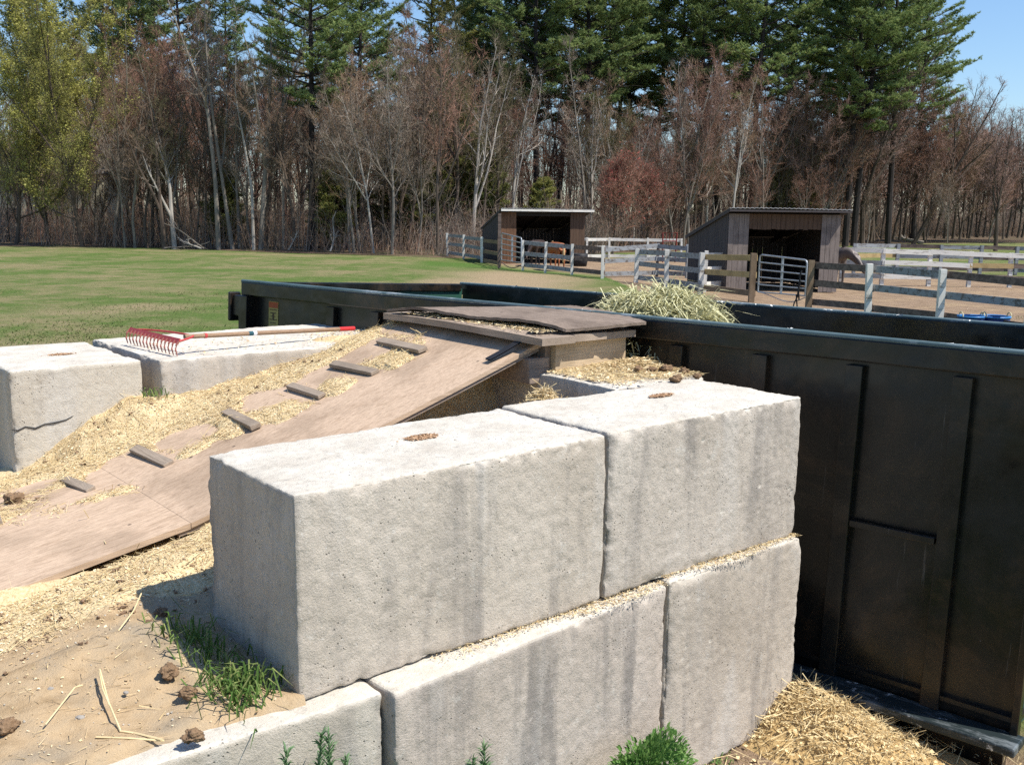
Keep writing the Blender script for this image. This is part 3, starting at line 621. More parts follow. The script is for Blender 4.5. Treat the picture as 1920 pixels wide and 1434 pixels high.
# hay heap inside the dumpster
sx = s_at(1245, 1.6)
c0 = np.array([P1[0]+math.cos(DR)*sx+nrm[0]*.78, P1[1]+math.sin(DR)*sx+nrm[1]*.78, 1.12])
sc_ = c0[1]/ (P1[1]+math.sin(DR)*sx); c0[0] = at(1245, 600, 1.6)[0]*0+ray(1238, 560)[0]/ray(1238, 560)[1]*c0[1]
def hayz(dx, dy): return np.sqrt(np.clip(1-(dx/.62)**2-(dy/.6)**2, 0, 1))
mb = MB(); mb.grid(60, 60, lambda u, v: np.stack([c0[0]+(u*2-1)*.58*np.cos(0)*np.sqrt(np.clip(1-((v*2-1)**2)/2, 0, 1)), c0[1]+(v*2-1)*.6*np.sqrt(np.clip(1-((u*2-1)**2)/2, 0, 1)),
   c0[2]+.60*np.clip(1-np.hypot((u*2-1)*np.sqrt(1-((v*2-1)**2)/2), (v*2-1)*np.sqrt(1-((u*2-1)**2)/2))**2.7, 0, 1)], 1))
V = mb.v[0]; V[:, 2] += fbm(V, 7, 4, 3)*.10
hay_core = mb; mb = MB()
N = 20000; ii = rng.integers(0, len(V), N); Pb = V[ii]+rng.normal(0, .012, (N, 3)); th = rng.uniform(0, 2*PI, N)
L = rng.uniform(.05, .2, N); D = np.stack([np.cos(th)*L, np.sin(th)*L, rng.normal(.0, .28, N)*L], 1)
mb.cones(Pb-D/2, D, rng.uniform(.002, .0045, N))
N = 6500; ii = rng.integers(0, len(V), N); Pb = V[ii]; th = rng.uniform(0, 2*PI, N); L = rng.uniform(.08, .2, N)
D = np.stack([np.cos(th)*L, np.sin(th)*L, rng.normal(.15, .3, N)*L], 1); mb.blades(Pb, D, .008, .6)
N = 40; rr = rng.random(N) < .7; ii = rng.integers(0, len(V), N); D = rng.normal(0, .07, (N, 3)); D[:, 2] = abs(D[:, 2])+.05; mb.cones(V[ii], D, .003)
hh = mb.build('hay_heap', M_hay); nn_ = NT('hay_core'); nn_.fin(nn_.ramp(nn_.noise(35, 6, .8), (.3, (.16, .14, .06)), (.55, (.40, .35, .17)), (.75, (.62, .56, .32))), .95, nn_.bump(nn_.noise(60, 4), .02, .9)); hay_core.build('packed_hay', nn_.m, hh)
tag(hh, 'heap of pale greenish hay rising above the dumpster rim', 'hay', kind='stuff')

# ------------------------------------------------------------------ loose shavings and straw
def mound_n(a, b):
    e = .01; return np.stack([-(zmound(a+e, b)-zmound(a-e, b))/(2*e), -(zmound(a, b+e)-zmound(a, b-e))/(2*e), 1+0*a], 1)
def scatter(N, a0, a1, b0, b1, accept, size, straw_frac=.15, Ls=(.03, .16), rs=(.0009, .0018), mbc=None, mbs=None, zf=None):
    a = rng.uniform(a0, a1, N); b = rng.uniform(b0, b1, N); k = rng.random(N) < accept(a, b); a, b = a[k], b[k]
    z = (zf or zmound)(a, b); nrm_ = mound_n(a, b) if zf is None else np.tile([0, 0, 1.], (len(a), 1))
    P = np.stack([a, b, z+.003], 1)
    q = rng.random(len(a)) < straw_frac
    mbc.chips(P[~q], nrm_[~q], rng.uniform(*size, (~q).sum())*rng.choice([.6, 1, 1.5], (~q).sum()))
    th = rng.uniform(0, 2*PI, q.sum()); L = rng.uniform(*Ls, q.sum())*rng.choice([.5, 1, 1.], q.sum()); dx, dy = np.cos(th)*L, np.sin(th)*L
    nz = nrm_[q]; D = np.stack([dx, dy, -(dx*-nz[:, 0]*-1+dy*-nz[:, 1]*-1)+rng.normal(.0, .12, q.sum())*L], 1)
    mbs.cones(P[q]-D*.5+np.array([0, 0, .003]), D, rng.uniform(*rs, q.sum()))
def acc(a, b):
    V = np.stack([a, b, 0*a], 1); nn = fbm(V, 2.3, 4, 31); m = straw_amt(a, b, nn)
    onr = (b > 1.15) & (b < 2.38); pm = patch(a, b) > .02
    m = np.where(onr, np.where(pm, 1., .0), m)
    inside = ~((a > -.09) & (b > 2.74)) & ~((a > -.01) & (b < .6))
    return m*inside
mc, msr = MB(), MB()
scatter(190000, -1.5, 2.2, .1, 2.78, acc, (.0025, .007), .08, mbc=mc, mbs=msr)
scatter(9000, -1.8, .0, -.05, 1.2, lambda a, b: .25+0*a, (.002, .007), .05, (.01, .08), mbc=mc, mbs=msr)
# pile in the gap between the near blocks and the ramp
Ng = 9000; ga = rng.normal(1.62, .16, Ng); gb = rng.normal(.86, .10, Ng); k = (ga < 1.86) & (gb > .61) & (gb < 1.12); ga, gb = ga[k], gb[k]
gz = zmound(ga, gb)+.12*np.exp(-((ga-1.68)/.13)**2-((gb-.88)/.12)**2)*rng.uniform(.1, 1, len(ga)); P = np.stack([ga, gb, gz], 1)
mc.chips(P[::2], np.array([[0, 0, 1.]]), rng.uniform(.006, .02, len(P[::2]))); D = rng.normal(0, .05, (len(P[1::2]), 3)); D[:, 2] *= .6; msr.cones(P[1::2]-D/2, D, .0016)
# litter on the block under the platform
def fl(a, b): return np.full_like(a, 1.462)+.035*sstep(1.9, 2.4, a)*np.exp(-((b-1.0)/.12)**2)*rng.random(len(a))
scatter(4200, 1.9, 2.47, .60, 1.12, lambda a, b: sstep(.62, .9, b+.30*(a-1.9)+.05*np.sin(a*20))*.95, (.006, .018), .35, (.04, .14), zf=fl, mbc=mc, mbs=msr)
# line of litter on the ledge between courses
def ledz(a, b): return np.where(a < 1.51, .842, .857)+.004*rng.random(len(a))
scatter(9000, .45, 2.36, -.09, .01, lambda a, b: .85*sstep(-.06+.035*(a > 1.5), -.015, b-.02*np.sin(a*9)+(a-.9)*.02)*(.35+.65*sstep(.5, .9, a)), (.002, .006), .1, (.01, .05), zf=ledz, mbc=mc, mbs=msr)
# bits on the rake block
scatter(2500, .7, 2.3, 2.72, 3.3, lambda a, b: .15+.8*sstep(1.5, 2.0, a-.3*(b-2.9)), (.005, .014), .15, (.02, .08), zf=lambda a, b: np.full_like(a, 1.440), mbc=mc, mbs=msr)
scatter(1500, 1.82, 2.0, 1.1, 2.3, lambda a, b: .8+0*a, (.004, .012), .2, (.02, .08), zf=lambda a, b: np.full_like(a, 1.652), mbc=mc, mbs=msr)
tag(mc.build('wood_shavings', M_chip, fr='K', origin=(0, 0, 0)), 'scattered golden wood shavings over the ramp, dirt and block ledges', 'wood shavings', kind='stuff')
tag(msr.build('loose_straw', M_straw, fr='K', origin=(0, 0, 0)), 'thin straw stalks strewn over the ramp and the mound', 'straw', kind='stuff')
Nc = 900; a = rng.uniform(-1.4, 1.6, Nc); b = rng.uniform(.5, 2.7, Nc); P = np.stack([a, b, zmound(a, b)], 1); k = (rng.random(Nc) < .35+1.3*vnoise(P, 2.1, 77)) & ((b > 2.0) | (b < 1.1)) & ~((a > -.02) & (b < .62)); P = P[k]
mb = MB(); sz = rng.uniform(.003, .011, len(P))
for q in range(4): mb.cones(P+rng.normal(0, .003, P.shape), np.stack([rng.normal(0, 1, len(P)), rng.normal(0, 1, len(P)), rng.uniform(.3, 1, len(P))], 1)*sz[:, None], sz*.8, 5)
tag(mb.build('dung_crumbs', isl('dung_crumb', (.12, .075, .045), (.22, .14, .085), (.33, .23, .14)), fr='K'), 'crumbled dung mixed into the shavings', 'dung crumbs', kind='stuff')
# straw pile beside the lower block at the dumpster foot
def pilez(a, b): return .20*np.clip(1-np.hypot((a-2.36)/.36, (b+.10)/.72), 0, 1)**1.1
n = NT('pile_core'); n.fin(n.ramp(n.noise(60, 5, .8), (.3, (.25, .16, .07)), (.55, (.50, .35, .16)), (.75, (.66, .5, .26))), .95, n.bump(n.noise(90, 4), .01, .8))
mb = MB(); mb.grid(110, 150, lambda u, v: np.stack([1.2+u*1.5, -1.5+v*2.2, pilez(1.2+u*1.5, -1.5+v*2.2)+.03*fbm(np.stack([u*6, v*8, 0*u], 1), 2, 4, 3)*sstep(0, .05, pilez(1.2+u*1.5, -1.5+v*2.2))-.012], 1))
pile_core = mb; mb = MB(); N = 30000; a = rng.uniform(1.6, 2.85, N); b = rng.uniform(-1.3, .35, N); k = rng.random(N) < np.clip(pilez(a, b)*7+.07, 0, 1); a, b = a[k], b[k]; z = pilez(a, b)+.012
P = np.stack([a, b, z], 1); mb.chips(P[::3], np.array([[0, 0, 1.]]), rng.uniform(.006, .02, len(P[::3])))
Q = P[1::3]; th = rng.uniform(0, 2*PI, len(Q)); L = rng.uniform(.04, .17, len(Q)); D = np.stack([np.cos(th)*L, np.sin(th)*L, rng.normal(.05, .35, len(Q))*L], 1); mb.cones(Q-D/2, D, .0019)
sp = mb.build('straw_pile', M_straw, fr='K', origin=(2.2, -.4, 0)); pile_core.build('packed_straw', n.m, sp)
tag(sp, 'spilled straw heaped between the lower right block and the dumpster foot', 'straw', kind='stuff')

# individual long straws
def stalk(pts, lab, r=.0028):
    mb = MB(); P = [k2w(*w2k(at(x, y, .85)), 0) for x, y in pts]; out = []
    for (x, y) in pts:
        q = at(x, y, .84); k = w2k(q); z = float(zmound(np.array([k[0]]), np.array([k[1]]))[0])+.006; q = at(x, y, z); out.append(q)
    mb.tube(out, r, 5); tag(mb.build('straw_stalk', M_straw), lab, 'straw', 'long straw stalks on the dirt')
stalk([(187, 1255), (203, 1315), (226, 1370), (250, 1373), (305, 1386)], 'long bent straw stalk lying on the dirt in an L shape')
stalk([(186, 1258), (192, 1290), (205, 1322)], 'short straw splitting off beside the bent L-shaped stalk', .0022)
stalk([(180, 1381), (240, 1383), (308, 1388)], 'straight straw lying along the foot of the L-shaped stalk')
stalk([(85, 1358), (115, 1320), (140, 1288), (155, 1284)], 'thin straw stalk left of the L-shaped one', .0022)
stalk([(388, 1284), (420, 1308), (445, 1330)], 'straw stalk between the grass tuft and the dung', .0024)
stalk([(157, 955), (175, 985), (198, 1018)], 'dark dry stem lying from ramp edge to the dirt', .002)
stalk([(222, 1182), (250, 1145), (265, 1112)], 'pale straw with a broad tip near the shadow', .0022)

# dung balls
def lump(px, py, z, r, lab, sq=.66, cat='dung'):
    mb = MB(); p = at(px, py, z); nu, nv = 34, 22
    def fn(u, v):
        t = u*2*PI; f = v*PI; D = np.stack([np.cos(t)*np.sin(f), np.sin(t)*np.sin(f), np.cos(f)], 1)
        rr = 1+fbm(D+px, 1.4, 3, 1)*.75+fbm(D+px, 6, 3, 1)*.4
        return D*rr[:, None]*np.array([r, r, r*sq])+p+np.array([0, 0, r*sq*.8])
    mb.grid(nu, nv, fn, flip=True); tag(mb.build('dung_ball', M_dung, smooth=True), lab, cat, 'dried horse dung balls')
def zm(px, py):
    q = w2k(at(px, py, .95)); z = float(zmound(np.array([q[0]]), np.array([q[1]]))[0]); q = w2k(at(px, py, z)); return float(zmound(np.array([q[0]]), np.array([q[1]]))[0])
for (x, y, z, r, lab) in ((1267, 716, 1.463, .027, 'round brown dung ball nearest the front on the streaked block'), (1307, 709, 1.463, .018, 'smallest round dung ball at the dumpster side of the streaked block'),
    (1283, 699, 1.465, .022, 'flattened dark dung lump behind the two round balls'), (1248, 696, 1.468, .028, 'pale tan dung lump in the straw behind the round balls'), (1222, 697, 1.466, .022, 'dark dung lump left of the pale tan one'),
    (1196, 697, 1.465, .022, 'dung lump at the left end of the row in the straw'), (1130, 676, 1.47, .03, 'crumbled dung pile beside the platform side board'), (1113, 676, 1.47, .024, 'dark dung crumb under the platform corner')):
    lump(x, y, z, r, lab)
for (x, y, r, lab) in ((318, 1268, .026, 'dark crumbly dung ball left of the grass tuft'), (352, 1306, .022, 'frayed brown dung ball below the crumbly one'), (362, 1388, .024, 'smooth grey-brown dung ball near the bottom block edge'), (14, 1372, .03, 'dark dung ball at the bottom left corner of the dirt'),
    (300, 1155, .022, 'flat brown dung ball at the edge of the block shadow'), (28, 943, .036, 'dung lump in the shavings at the left edge'), (125, 828, .03, 'dark dung in the shavings below the cracked block'), (388, 730, .022, 'round dung ball in the shavings by the far wall'),
    (452, 708, .034, 'large dung clump at the top of the shavings slope'), (195, 1055, .018, 'dung ball in the straw band under the ramp edge'), (354, 757, .02, 'flat dung chip in the middle of the shavings')):
    lump(x, y, zm(x, y)-.004, r, lab)

# ------------------------------------------------------------------ grass tufts and weeds
def tuft(center, N, spread, Lr, w, mat, lab, name='grass_tuft', cat='grass', bend=.8, fr='K', up=.8, zf=None):
    mb = MB(); a = rng.normal(0, spread[0], N)+center[0]; b = rng.normal(0, spread[1], N)+center[1]
    z = zf(a, b) if zf is not None else np.full(N, center[2]); th = rng.uniform(0, 2*PI, N); L = rng.uniform(*Lr, N); o = rng.uniform(.2, .9, N)
    D = np.stack([np.cos(th)*L*o, np.sin(th)*L*o, L*up*(1.1-o*.6)], 1); mb.blades(np.stack([a, b, z-.005], 1), D, w, bend)
    tag(mb.build(name, mat, fr=fr), lab, cat)
tuft((-.12, .10, .84), 190, (.05, .055), (.05, .17), .006, M_blade, 'bright green grass tuft at the bottom corner of the near block', zf=zmound)
tuft((-.10, .30, .85), 130, (.045, .10), (.05, .15), .0055, M_blade, 'grass tuft in the shadow along the end of the near block', zf=zmound)
tuft((-.13, .48, .86), 70, (.04, .06), (.05, .13), .006, M_blade, 'small grass tuft at the rear of the shaded block end', zf=zmound)
tuft((.56, 2.62, 1.27), 40, (.03, .05), (.03, .09), .006, M_blade, 'little grass tuft growing at the gap between the far blocks')
# bushy weed against lower blocks
wp = onb(1212, 1432, -.24); wc = np.array([*w2k(wp), max(0., wp[2]-.07)])
mb = MB(); N = 4200; q = rng.normal(0, 1, (N, 3)); q /= np.linalg.norm(q, axis=1)[:, None]; rr = rng.uniform(.25, 1, N)**.5*(1+.25*vnoise(q, 2.2, 5))
P = wc+q*rr[:, None]*np.array([.20, .085, .17]); P[:, 2] = np.abs(P[:, 2]); P[:, 1] = np.minimum(P[:, 1], -.13)
D = q*rng.uniform(.008, .028, N)[:, None]; D[:, 2] += .002; mb.blades(P, D, rng.uniform(.006, .016, N), .5)
N = 60; th = rng.uniform(0, 2*PI, N); mb.cones(np.tile(wc, (N, 1)), np.stack([np.cos(th)*.12, -np.abs(np.sin(th))*.05, rng.uniform(.08, .24, N)], 1), .003)
tag(mb.build('leafy_weed', M_weed, fr='K'), 'bushy bright green weed growing at the foot of the lower blocks', 'weed')
def stalkweed(px, pt, bb, lab, n=3, spread=.05):
    top = onb(px, pt, bb); p = top.copy(); p[2] = .0; h = top[2]; root = thing('tall_weed', lab, 'weed', p); st = MB(); lf = MB()
    for k in range(n):
        d = np.array([rng.normal(0, spread), rng.normal(0, spread*.5), h*(1 if k == 0 else rng.uniform(.8, .96))]); t = np.linspace(0, 1, 9)[:, None]; pts = p+d*t; pts[:, 0] += .01*np.sin(t[:, 0]*5); st.tube(pts, np.linspace(.005, .0018, 9), 5)
        N_ = int(210*h/.5); u = rng.uniform(.1, 1, N_)**.8; q = p+d*u[:, None]; q[:, 0] += .01*np.sin(u*5); th = rng.uniform(0, 2*PI, N_); L = rng.uniform(.02, .055, N_)*(1.25-.6*u)
        lf.blades(q, np.stack([np.cos(th)*L, np.sin(th)*L, L*.9], 1), .0055, .4)
    st.build('stem', M_sage, root); lf.build('leaf_sprays', M_sage, root)
stalkweed(565, 1372, -.16, 'grey-green weed with narrow leaves rising at the bottom edge by the joint', 3); stalkweed(628, 1378, -.17, 'slimmer grey-green weed right of the first at the bottom edge', 2)
stalkweed(522, 1418, -.15, 'small grey-green weed left of the two taller ones at the bottom edge', 2); stalkweed(664, 1416, -.16, 'short weed sprig nearest the joint of the lower blocks', 2)
stalkweed(870, 1418, -.22, 'short leafy sprig at the foot of the middle lower block', 2); stalkweed(930, 1412, -.2, 'thin sprig between the short one and the bushy weed', 1)
tuft(tuple(w2k(at(1335, 1425, 0)))+(0.0,), 90, (.06, .03), (.02, .06), .006, M_weed, 'low green sprigs beside the leafy weed at the right block foot', 'low_weed', 'weed')
# grit, dry stems and pebbles on the dirt
Ng = 1500; a = rng.uniform(-1.6, .0, Ng); b = rng.uniform(.0, 1.05, Ng); P = np.stack([a, b, zmound(a, b)+.0015], 1); k = rng.random(Ng) < .45+.5*vnoise(P, 4, 3); P = P[k]
mb = MB(); sz = rng.uniform(.001, .003, len(P))*rng.choice([.7, 1, 1.8], len(P)); 
for q in range(3): mb.cones(P, np.stack([rng.normal(0, 1, len(P)), rng.normal(0, 1, len(P)), rng.uniform(.5, 1, len(P))], 1)*sz[:, None]*.6, sz*.8, 5)
tag(mb.build('grit', isl('grit', (.22, .18, .14), (.36, .33, .28), (.50, .45, .38), (.28, .2, .13)), fr='K'), 'grit and tiny stones scattered on the dirt in front', 'grit', kind='stuff')
Ng = 420; a = rng.uniform(-1.5, .0, Ng); b = rng.uniform(.02, 1.1, Ng); P = np.stack([a, b, zmound(a, b)+.003], 1); th = rng.uniform(0, 2*PI, Ng); L = rng.uniform(.01, .07, Ng)
mb = MB(); mb.cones(P, np.stack([np.cos(th)*L, np.sin(th)*L, L*.08], 1), .0011); tag(mb.build('dry_stems', isl('dry_stem', (.25, .16, .09), (.5, .36, .2), (.7, .56, .34)), fr='K'), 'short broken stems littering the dirt', 'debris', kind='stuff')
for px, py, r in ((150, 1345, .012), (236, 1298, .008), (95, 1290, .009), (430, 1275, .010), (60, 1225, .007)):
    mb = MB(); p = at(px, py, zm(px, py)); nu = 12
    def fn(u, v): t = u*2*PI; f = v*PI; D = np.stack([np.cos(t)*np.sin(f), np.sin(t)*np.sin(f), np.cos(f)], 1); return D*(1+fbm(D+px, 1.3, 2, 4)*.5)[:, None]*np.array([r, r*.8, r*.5])+p
    mb.grid(nu, 8, fn, flip=True); tag(mb.build('pebble', M_stone), 'small grey pebble lying on the bare dirt', 'stone', 'pebbles on the dirt')

# lawn blades, thinning with distance
N = 120000; y = 9+ (rng.random(N)**1.5)*30; x = rng.uniform(-1, 1, N)*y*.56; V = np.stack([x, y, 0*x], 1)
kk = w2k(V); dm = fbm(V, .5, 3, 40)
keep = ~((kk[:, 0] > 1.6) & (kk[:, 0] < 5.3) & (np.abs(kk[:, 1]-1.5) < 4)) & (y < 27) & (rng.random(N) < .45+dm) & ~((x > 3) & (y > 23)) 
V = V[keep]; L = rng.uniform(.015, .05, len(V)); th = rng.uniform(0, 2*PI, len(V))
mb = MB(); mb.cones(V, np.stack([np.cos(th)*L, np.sin(th)*L, L*.8], 1), L*.22)
tag(mb.build('lawn_grass', M_lawnblade, origin=(0, 0, 0)), 'short patchy grass of the field beyond the dock', 'grass', kind='stuff')
# ------------------------------------------------------------------ fences
def hpost(px, pb, pt):
    hz = 402+(px-960)*.0121; return (pb-pt)/(pb-hz)*CZ
def fence(name_label, posts, rails, mats, postmat, post_w=.10, behind=1, label=None, z0=0):
    P = [at(px, pb) for px, pb, pt in posts]; hs = [hpost(*p) for p in posts]; c = sum(P)/len(P)
    root = thing('rail_fence', name_label, 'fence', P[0])
    for k, (p, h) in enumerate(zip(P, hs)):
        mb = MB(); lean = np.array([rng.normal(0, .015), rng.normal(0, .015), h]); pm = postmat[k] if isinstance(postmat, list) else postmat
        mb.bar(p-[0, 0, .05], p+lean, post_w, post_w*.9, up=(0, 1, 0), jit=.004); mb.build('post', pm, root)
    for k in range(len(P)-1):
        d = P[k+1]-P[k]; d /= np.linalg.norm(d[:2]); nr = np.array([-d[1], d[0], 0])*behind*(post_w/2+.02)
        for j, rr in enumerate(rails):
            m = mats[k][j] if isinstance(mats, list) else mats
            if m is None: continue
            mb = MB(); a = P[k]+nr-d*.04; b = P[k+1]+nr+d*.04
            a = a+[0, 0, rr*hs[k]+rng.normal(0, .012)]; b = b+[0, 0, rr*hs[k+1]+rng.normal(0, .012)]
            mb.bar(a, b, .028, .155, jit=.002); mb.build('rail', m, root)
    return root
G3 = [M_grey]*3; Wt = [M_white]*3; B3 = [M_brownrail]*3; Y3 = [M_yellow]*3
RL = (.90, .55, .18)
fence('white and weathered fence left of the far shed by the woods', [(839, 482, 437), (869, 486, 440), (903, 493, 444)], RL, [G3, G3], M_white)
fence('short yellowed fence section between the white fence and the far gate post', [(903, 493, 445), (935, 500, 447)], (.88, .45, .1), [[M_post_brown]*3], [M_white, M_post_brown])
fence('grey three-rail fence in front of the far shed and the chestnut pony', [(980, 506, 450), (1022, 511, 453), (1072, 516, 457), (1129, 523, 460)], RL, [G3, G3, B3], M_white)
fence('whitewashed lane fence running back from the grey fence to the near shed', [(1131, 521, 461), (1231, 519, 453), (1287, 522, 458)], (.88, .52, .12), [G3, G3], [M_white, M_brownrail, M_grey], behind=-1)
fence('grey fence with leaning white posts left of the near shed', [(1192, 531, 466), (1249, 540, 468), (1313, 553, 473)], RL, [G3, G3], M_white, .13)
fence('unpainted tan board fence left of the near metal gate', [(1313, 553, 474), (1408, 567, 474)], RL, [[M_yellow, M_yellow, M_post_brown]], [M_grey, M_post_brown], .14)
fence('dark brown and grey fence at the right in front of the bare paddock', [(1515, 582, 487), (1627, 594, 494), (1760, 612, 504), (1925, 634, 518)], RL, [[M_brownrail]*3, [M_grey, M_grey, M_brownrail], [M_brownrail, M_grey, M_brownrail]], [M_post_brown, M_white, M_white, M_white], .13)
fence('white topped fence between the gate fence and the near shed wall', [(1320, 548, 470), (1360, 546, 469)], RL, [Wt], M_white)
fence('long white fence behind the far shed at the woods', [(1040, 483, 444), (1100, 484, 445), (1142, 484, 445), (1214, 485, 446), (1277, 486, 447)], (.9, .5, .1), [Wt, Wt, Wt, Wt], M_white)
Yg = [M_white, M_yellow, M_white]
fence('flaking white fence across the right paddock with one yellow board', [(1575, 535, 463), (1652, 537, 465), (1740, 538, 468), (1815, 539, 471), (1892, 540, 474), (1970, 541, 477)], (.93, .62, .28), [[M_white, M_grey, M_grey], Wt, [M_white, M_white, M_grey], [M_white, M_yellow, M_brownrail], [M_white, M_brownrail, M_brownrail]], M_white, .12, -1)
fence('second weathered fence farther back across the right paddock', [(1600, 514, 456), (1680, 513, 457), (1762, 515, 459), (1836, 516, 460), (1903, 517, 462), (1975, 519, 464)], (.93, .6, .2), [[M_grey, M_yellow, M_grey], [M_brownrail, M_grey, M_grey], [M_grey, M_grey, M_brownrail], [M_brownrail]*3, [M_grey, M_grey, M_grey]], M_grey, .12)

# gates
def gate(label, p0, p1, h0, h1, z0, z1, nb, mids, mat, r=.024):
    root = thing('metal_gate', label, 'gate', p0); mb = MB(); p0 = np.array(p0, float); p1 = np.array(p1, float)
    A0 = p0+[0, 0, z0]; A1 = p0+[0, 0, h0]; B0 = p1+[0, 0, z1]; B1 = p1+[0, 0, h1]; d = (p1-p0)/np.linalg.norm(p1-p0)*.08; k = np.array([0, 0, .08])
    mb.tube([A0, A1-k, A1-k*.3+d*.3, A1+d, B1-d, B1-k*.3-d*.3, B1-k, B0], r, 6); mb.tube([A0, B0], r*.9, 6); mb.build('frame', mat, root, smooth=True)
    for j in range(1, nb):
        t = j/nb; mb = MB(); mb.tube([A1*(1-t)+A0*t, B1*(1-t)+B0*t], r*.85, 6); mb.build('bar', mat, root, smooth=True)
    for t in mids:
        mb = MB(); mb.bar(A0*(1-t)+B0*t, A1*(1-t)+B1*t, r*2.6, r*1.2, up=(0, 1, 0)); mb.build('brace', mat, root)
    return root
g0, g1 = at(1420, 569), at(1508, 580)
gate('galvanised pipe gate with a hanging lead rope in front of the near shed', g0, g1, hpost(1420, 569, 477), hpost(1508, 580, 487), .30, .33, 5, (.5,), M_galv, .022)
ga_, gb_ = at(940, 501), at(977, 508)
gate('narrow galvanised gate standing ajar at the far shed', ga_, gb_, hpost(940, 501, 437), hpost(977, 508, 446), .30, .32, 5, (.55,), M_galv, .028)
mb = MB(); p = at(936, 503); mb.bar(p, p+[0, 0, hpost(936, 503, 400)], .13, .12, up=(0, 1, 0)); tag(mb.build('gate_post', M_brownrail), 'tall dark wooden gate post at the corner of the far shed', 'post')
mb = MB(); t = np.linspace(0, 1, 10)[:, None]; c1 = ga_*(1-t)+gb_*t; c1[:, 2] = .22-.17*np.sin(t[:, 0]*PI); mb.tube(c1, .02, 5); tag(mb.build('chain', M_brownrail), 'slack cable drooping under the far gate', 'cable')
mb = MB(); t = np.linspace(0, 1, 10)[:, None]; c1 = g0*(1-t)+g1*t; c1[:, 2] = .30-.16*np.sin(t[:, 0]**1.6*PI); c1[:, 1] -= .05; mb.tube(c1, .012, 5); tag(mb.build('chain', M_galv), 'slack cable drooping under the near gate', 'cable')
gp = at(1497, 578); gz = lambda py: CZ-(py-408.5)/F*gp[1]
def gpt(px, py): d = ray(px, py); return np.array([0, 0, CZ])+d*((gp[1]-.12)/d[1])
mb = MB(); mb.tube([gpt(x, y) for x, y in ((1503, 507), (1500, 520), (1497, 540), (1495, 556), (1489, 568), (1487, 576), (1490, 582), (1495, 578), (1494, 566), (1493, 552))], .018, 5)
mb.tube([gpt(x, y) for x, y in ((1503, 507), (1499, 518), (1500, 530), (1497, 545), (1498, 562))], .02, 5)
tag(mb.build('lead_rope', M_black, smooth=True), 'dark lead rope looped over the near gate', 'rope')

# ------------------------------------------------------------------ sheds
def shed(label, fl, ang, width, depth, hf, hb, lp, rp_, header, m_front_l, m_front_r, m_side, m_head, over_l=.12, over_r=.25, roofm=M_rooftin, purl=True):
    ox, oy = fl[0], fl[1]; nm_ = 'S%g' % fl[0]; FR[nm_] = (ox, oy, ang, 0)
    root = thing('run_in_shed', label, 'shed', (width/2, 0, 0), nm_)
    def planks(p, q, z0, ztop, mat, nm, th=.022, w=.17):
        mb = MB(); p = np.array(p, float); q = np.array(q, float); L = np.linalg.norm(q-p); nb = max(1, round(L/w)); d = (q-p)/L; nr = np.array([-d[1], d[0]])
        for i in range(nb):
            c = p+d*(i+.5)*L/nb+nr*rng.normal(0, .003); t = (i+.5)/nb; zt_ = ztop(t); zb = z0+rng.uniform(0, .03)
            mb.box((c[0], c[1], (zb+zt_)/2), (L/nb-.008, th, zt_-zb), rz=math.atan2(d[1], d[0]))
        return mb.build(nm, mat, root)
    planks((0, 0), (lp, 0), 0, lambda t: hf-.12, m_front_l, 'front_panel', w=.155)
    planks((width-rp_, 0), (width, 0), 0, lambda t: hf-.12, m_front_r, 'front_panel', w=.15)
    if header: planks((lp-.02, .025), (width-rp_+.02, .025), header, lambda t: hf-.12, m_head, 'header_boards', w=.14)
    planks((0, .03), (0, depth), .02, lambda t: hf-.085+(hb-hf)*t, m_side, 'side_wall')
    planks((width, .03), (width, depth), .02, lambda t: hf-.085+(hb-hf)*t, m_side, 'side_wall')
    planks((0, depth), (width, depth), .02, lambda t: hb-.085, m_side, 'back_wall')
    mb = MB()
    for x in (lp, width/2, width-rp_): mb.bar((x, .08, hf-.18), (x, depth, hb-.2), .05, .12)
    mb.bar((0, .07, hf-.2), (width, .07, hf-.2), .05, .16); mb.build('rafters', M_shaded, root)
    mb = MB(); nx = int((width+over_l+over_r)/.03); sl = (hb-hf)/depth
    def rf(u, v, dz): x = -over_l+u*(width+over_l+over_r); y = -.28+v*(depth+.5); return np.stack([x, y, hf+sl*y+.010*np.sin(x*2*PI/.14)+.012*np.sin(x*1.3)+dz-.02], 1)
    mb.grid(nx, 3, lambda u, v: rf(u, v, .012)); mb.grid(nx, 3, lambda u, v: rf(u, v, 0), flip=True)
    mb.grid(nx, 2, lambda u, v: np.where((v > .5)[:, None], rf(u, 0*v, .012), rf(u, 0*v, 0))); roof = mb.build('roof', roofm, root)
    mb = MB(); mb.bar((-over_l+.02+(width+over_l+over_r)/2-.02, -.22, hf-sl*.22-.055), (-over_l+(width+over_l+over_r)/2, depth+.14, hf+sl*(depth+.14)-.055), width+over_l+over_r-.06, .03); mb.build('shade_deck', M_shaded, root)  # deck added under the tin to keep the underside dark
    mb = MB()
    for y in (-.27,): mb.bar((-over_l+.01, y, hf+sl*y-.085), (width+over_r-.01, y, hf+sl*y-.085), .03, .09 if not purl else .05)
    mb.build('fascia_board', M_white if not purl else m_side, root)
    mb = MB()
    for x in (-over_l+.015,): mb.bar((x, -.26, hf-sl*.26-.07), (x, depth+.2, hf+sl*(depth+.2)-.07), .03, .10)
    mb.build('barge_board', m_side, root)
    return root
s2 = at(1360, 548)
sh2 = shed('nearer weathered run-in shed with scalloped tin roof and dark open front', s2, rad(6), 3.42, 4.1, 2.42, 1.62, .62, .58, 1.84, M_shed_grey, M_shed_grey, M_shed_dark, M_header, .08, .22, purl=True)
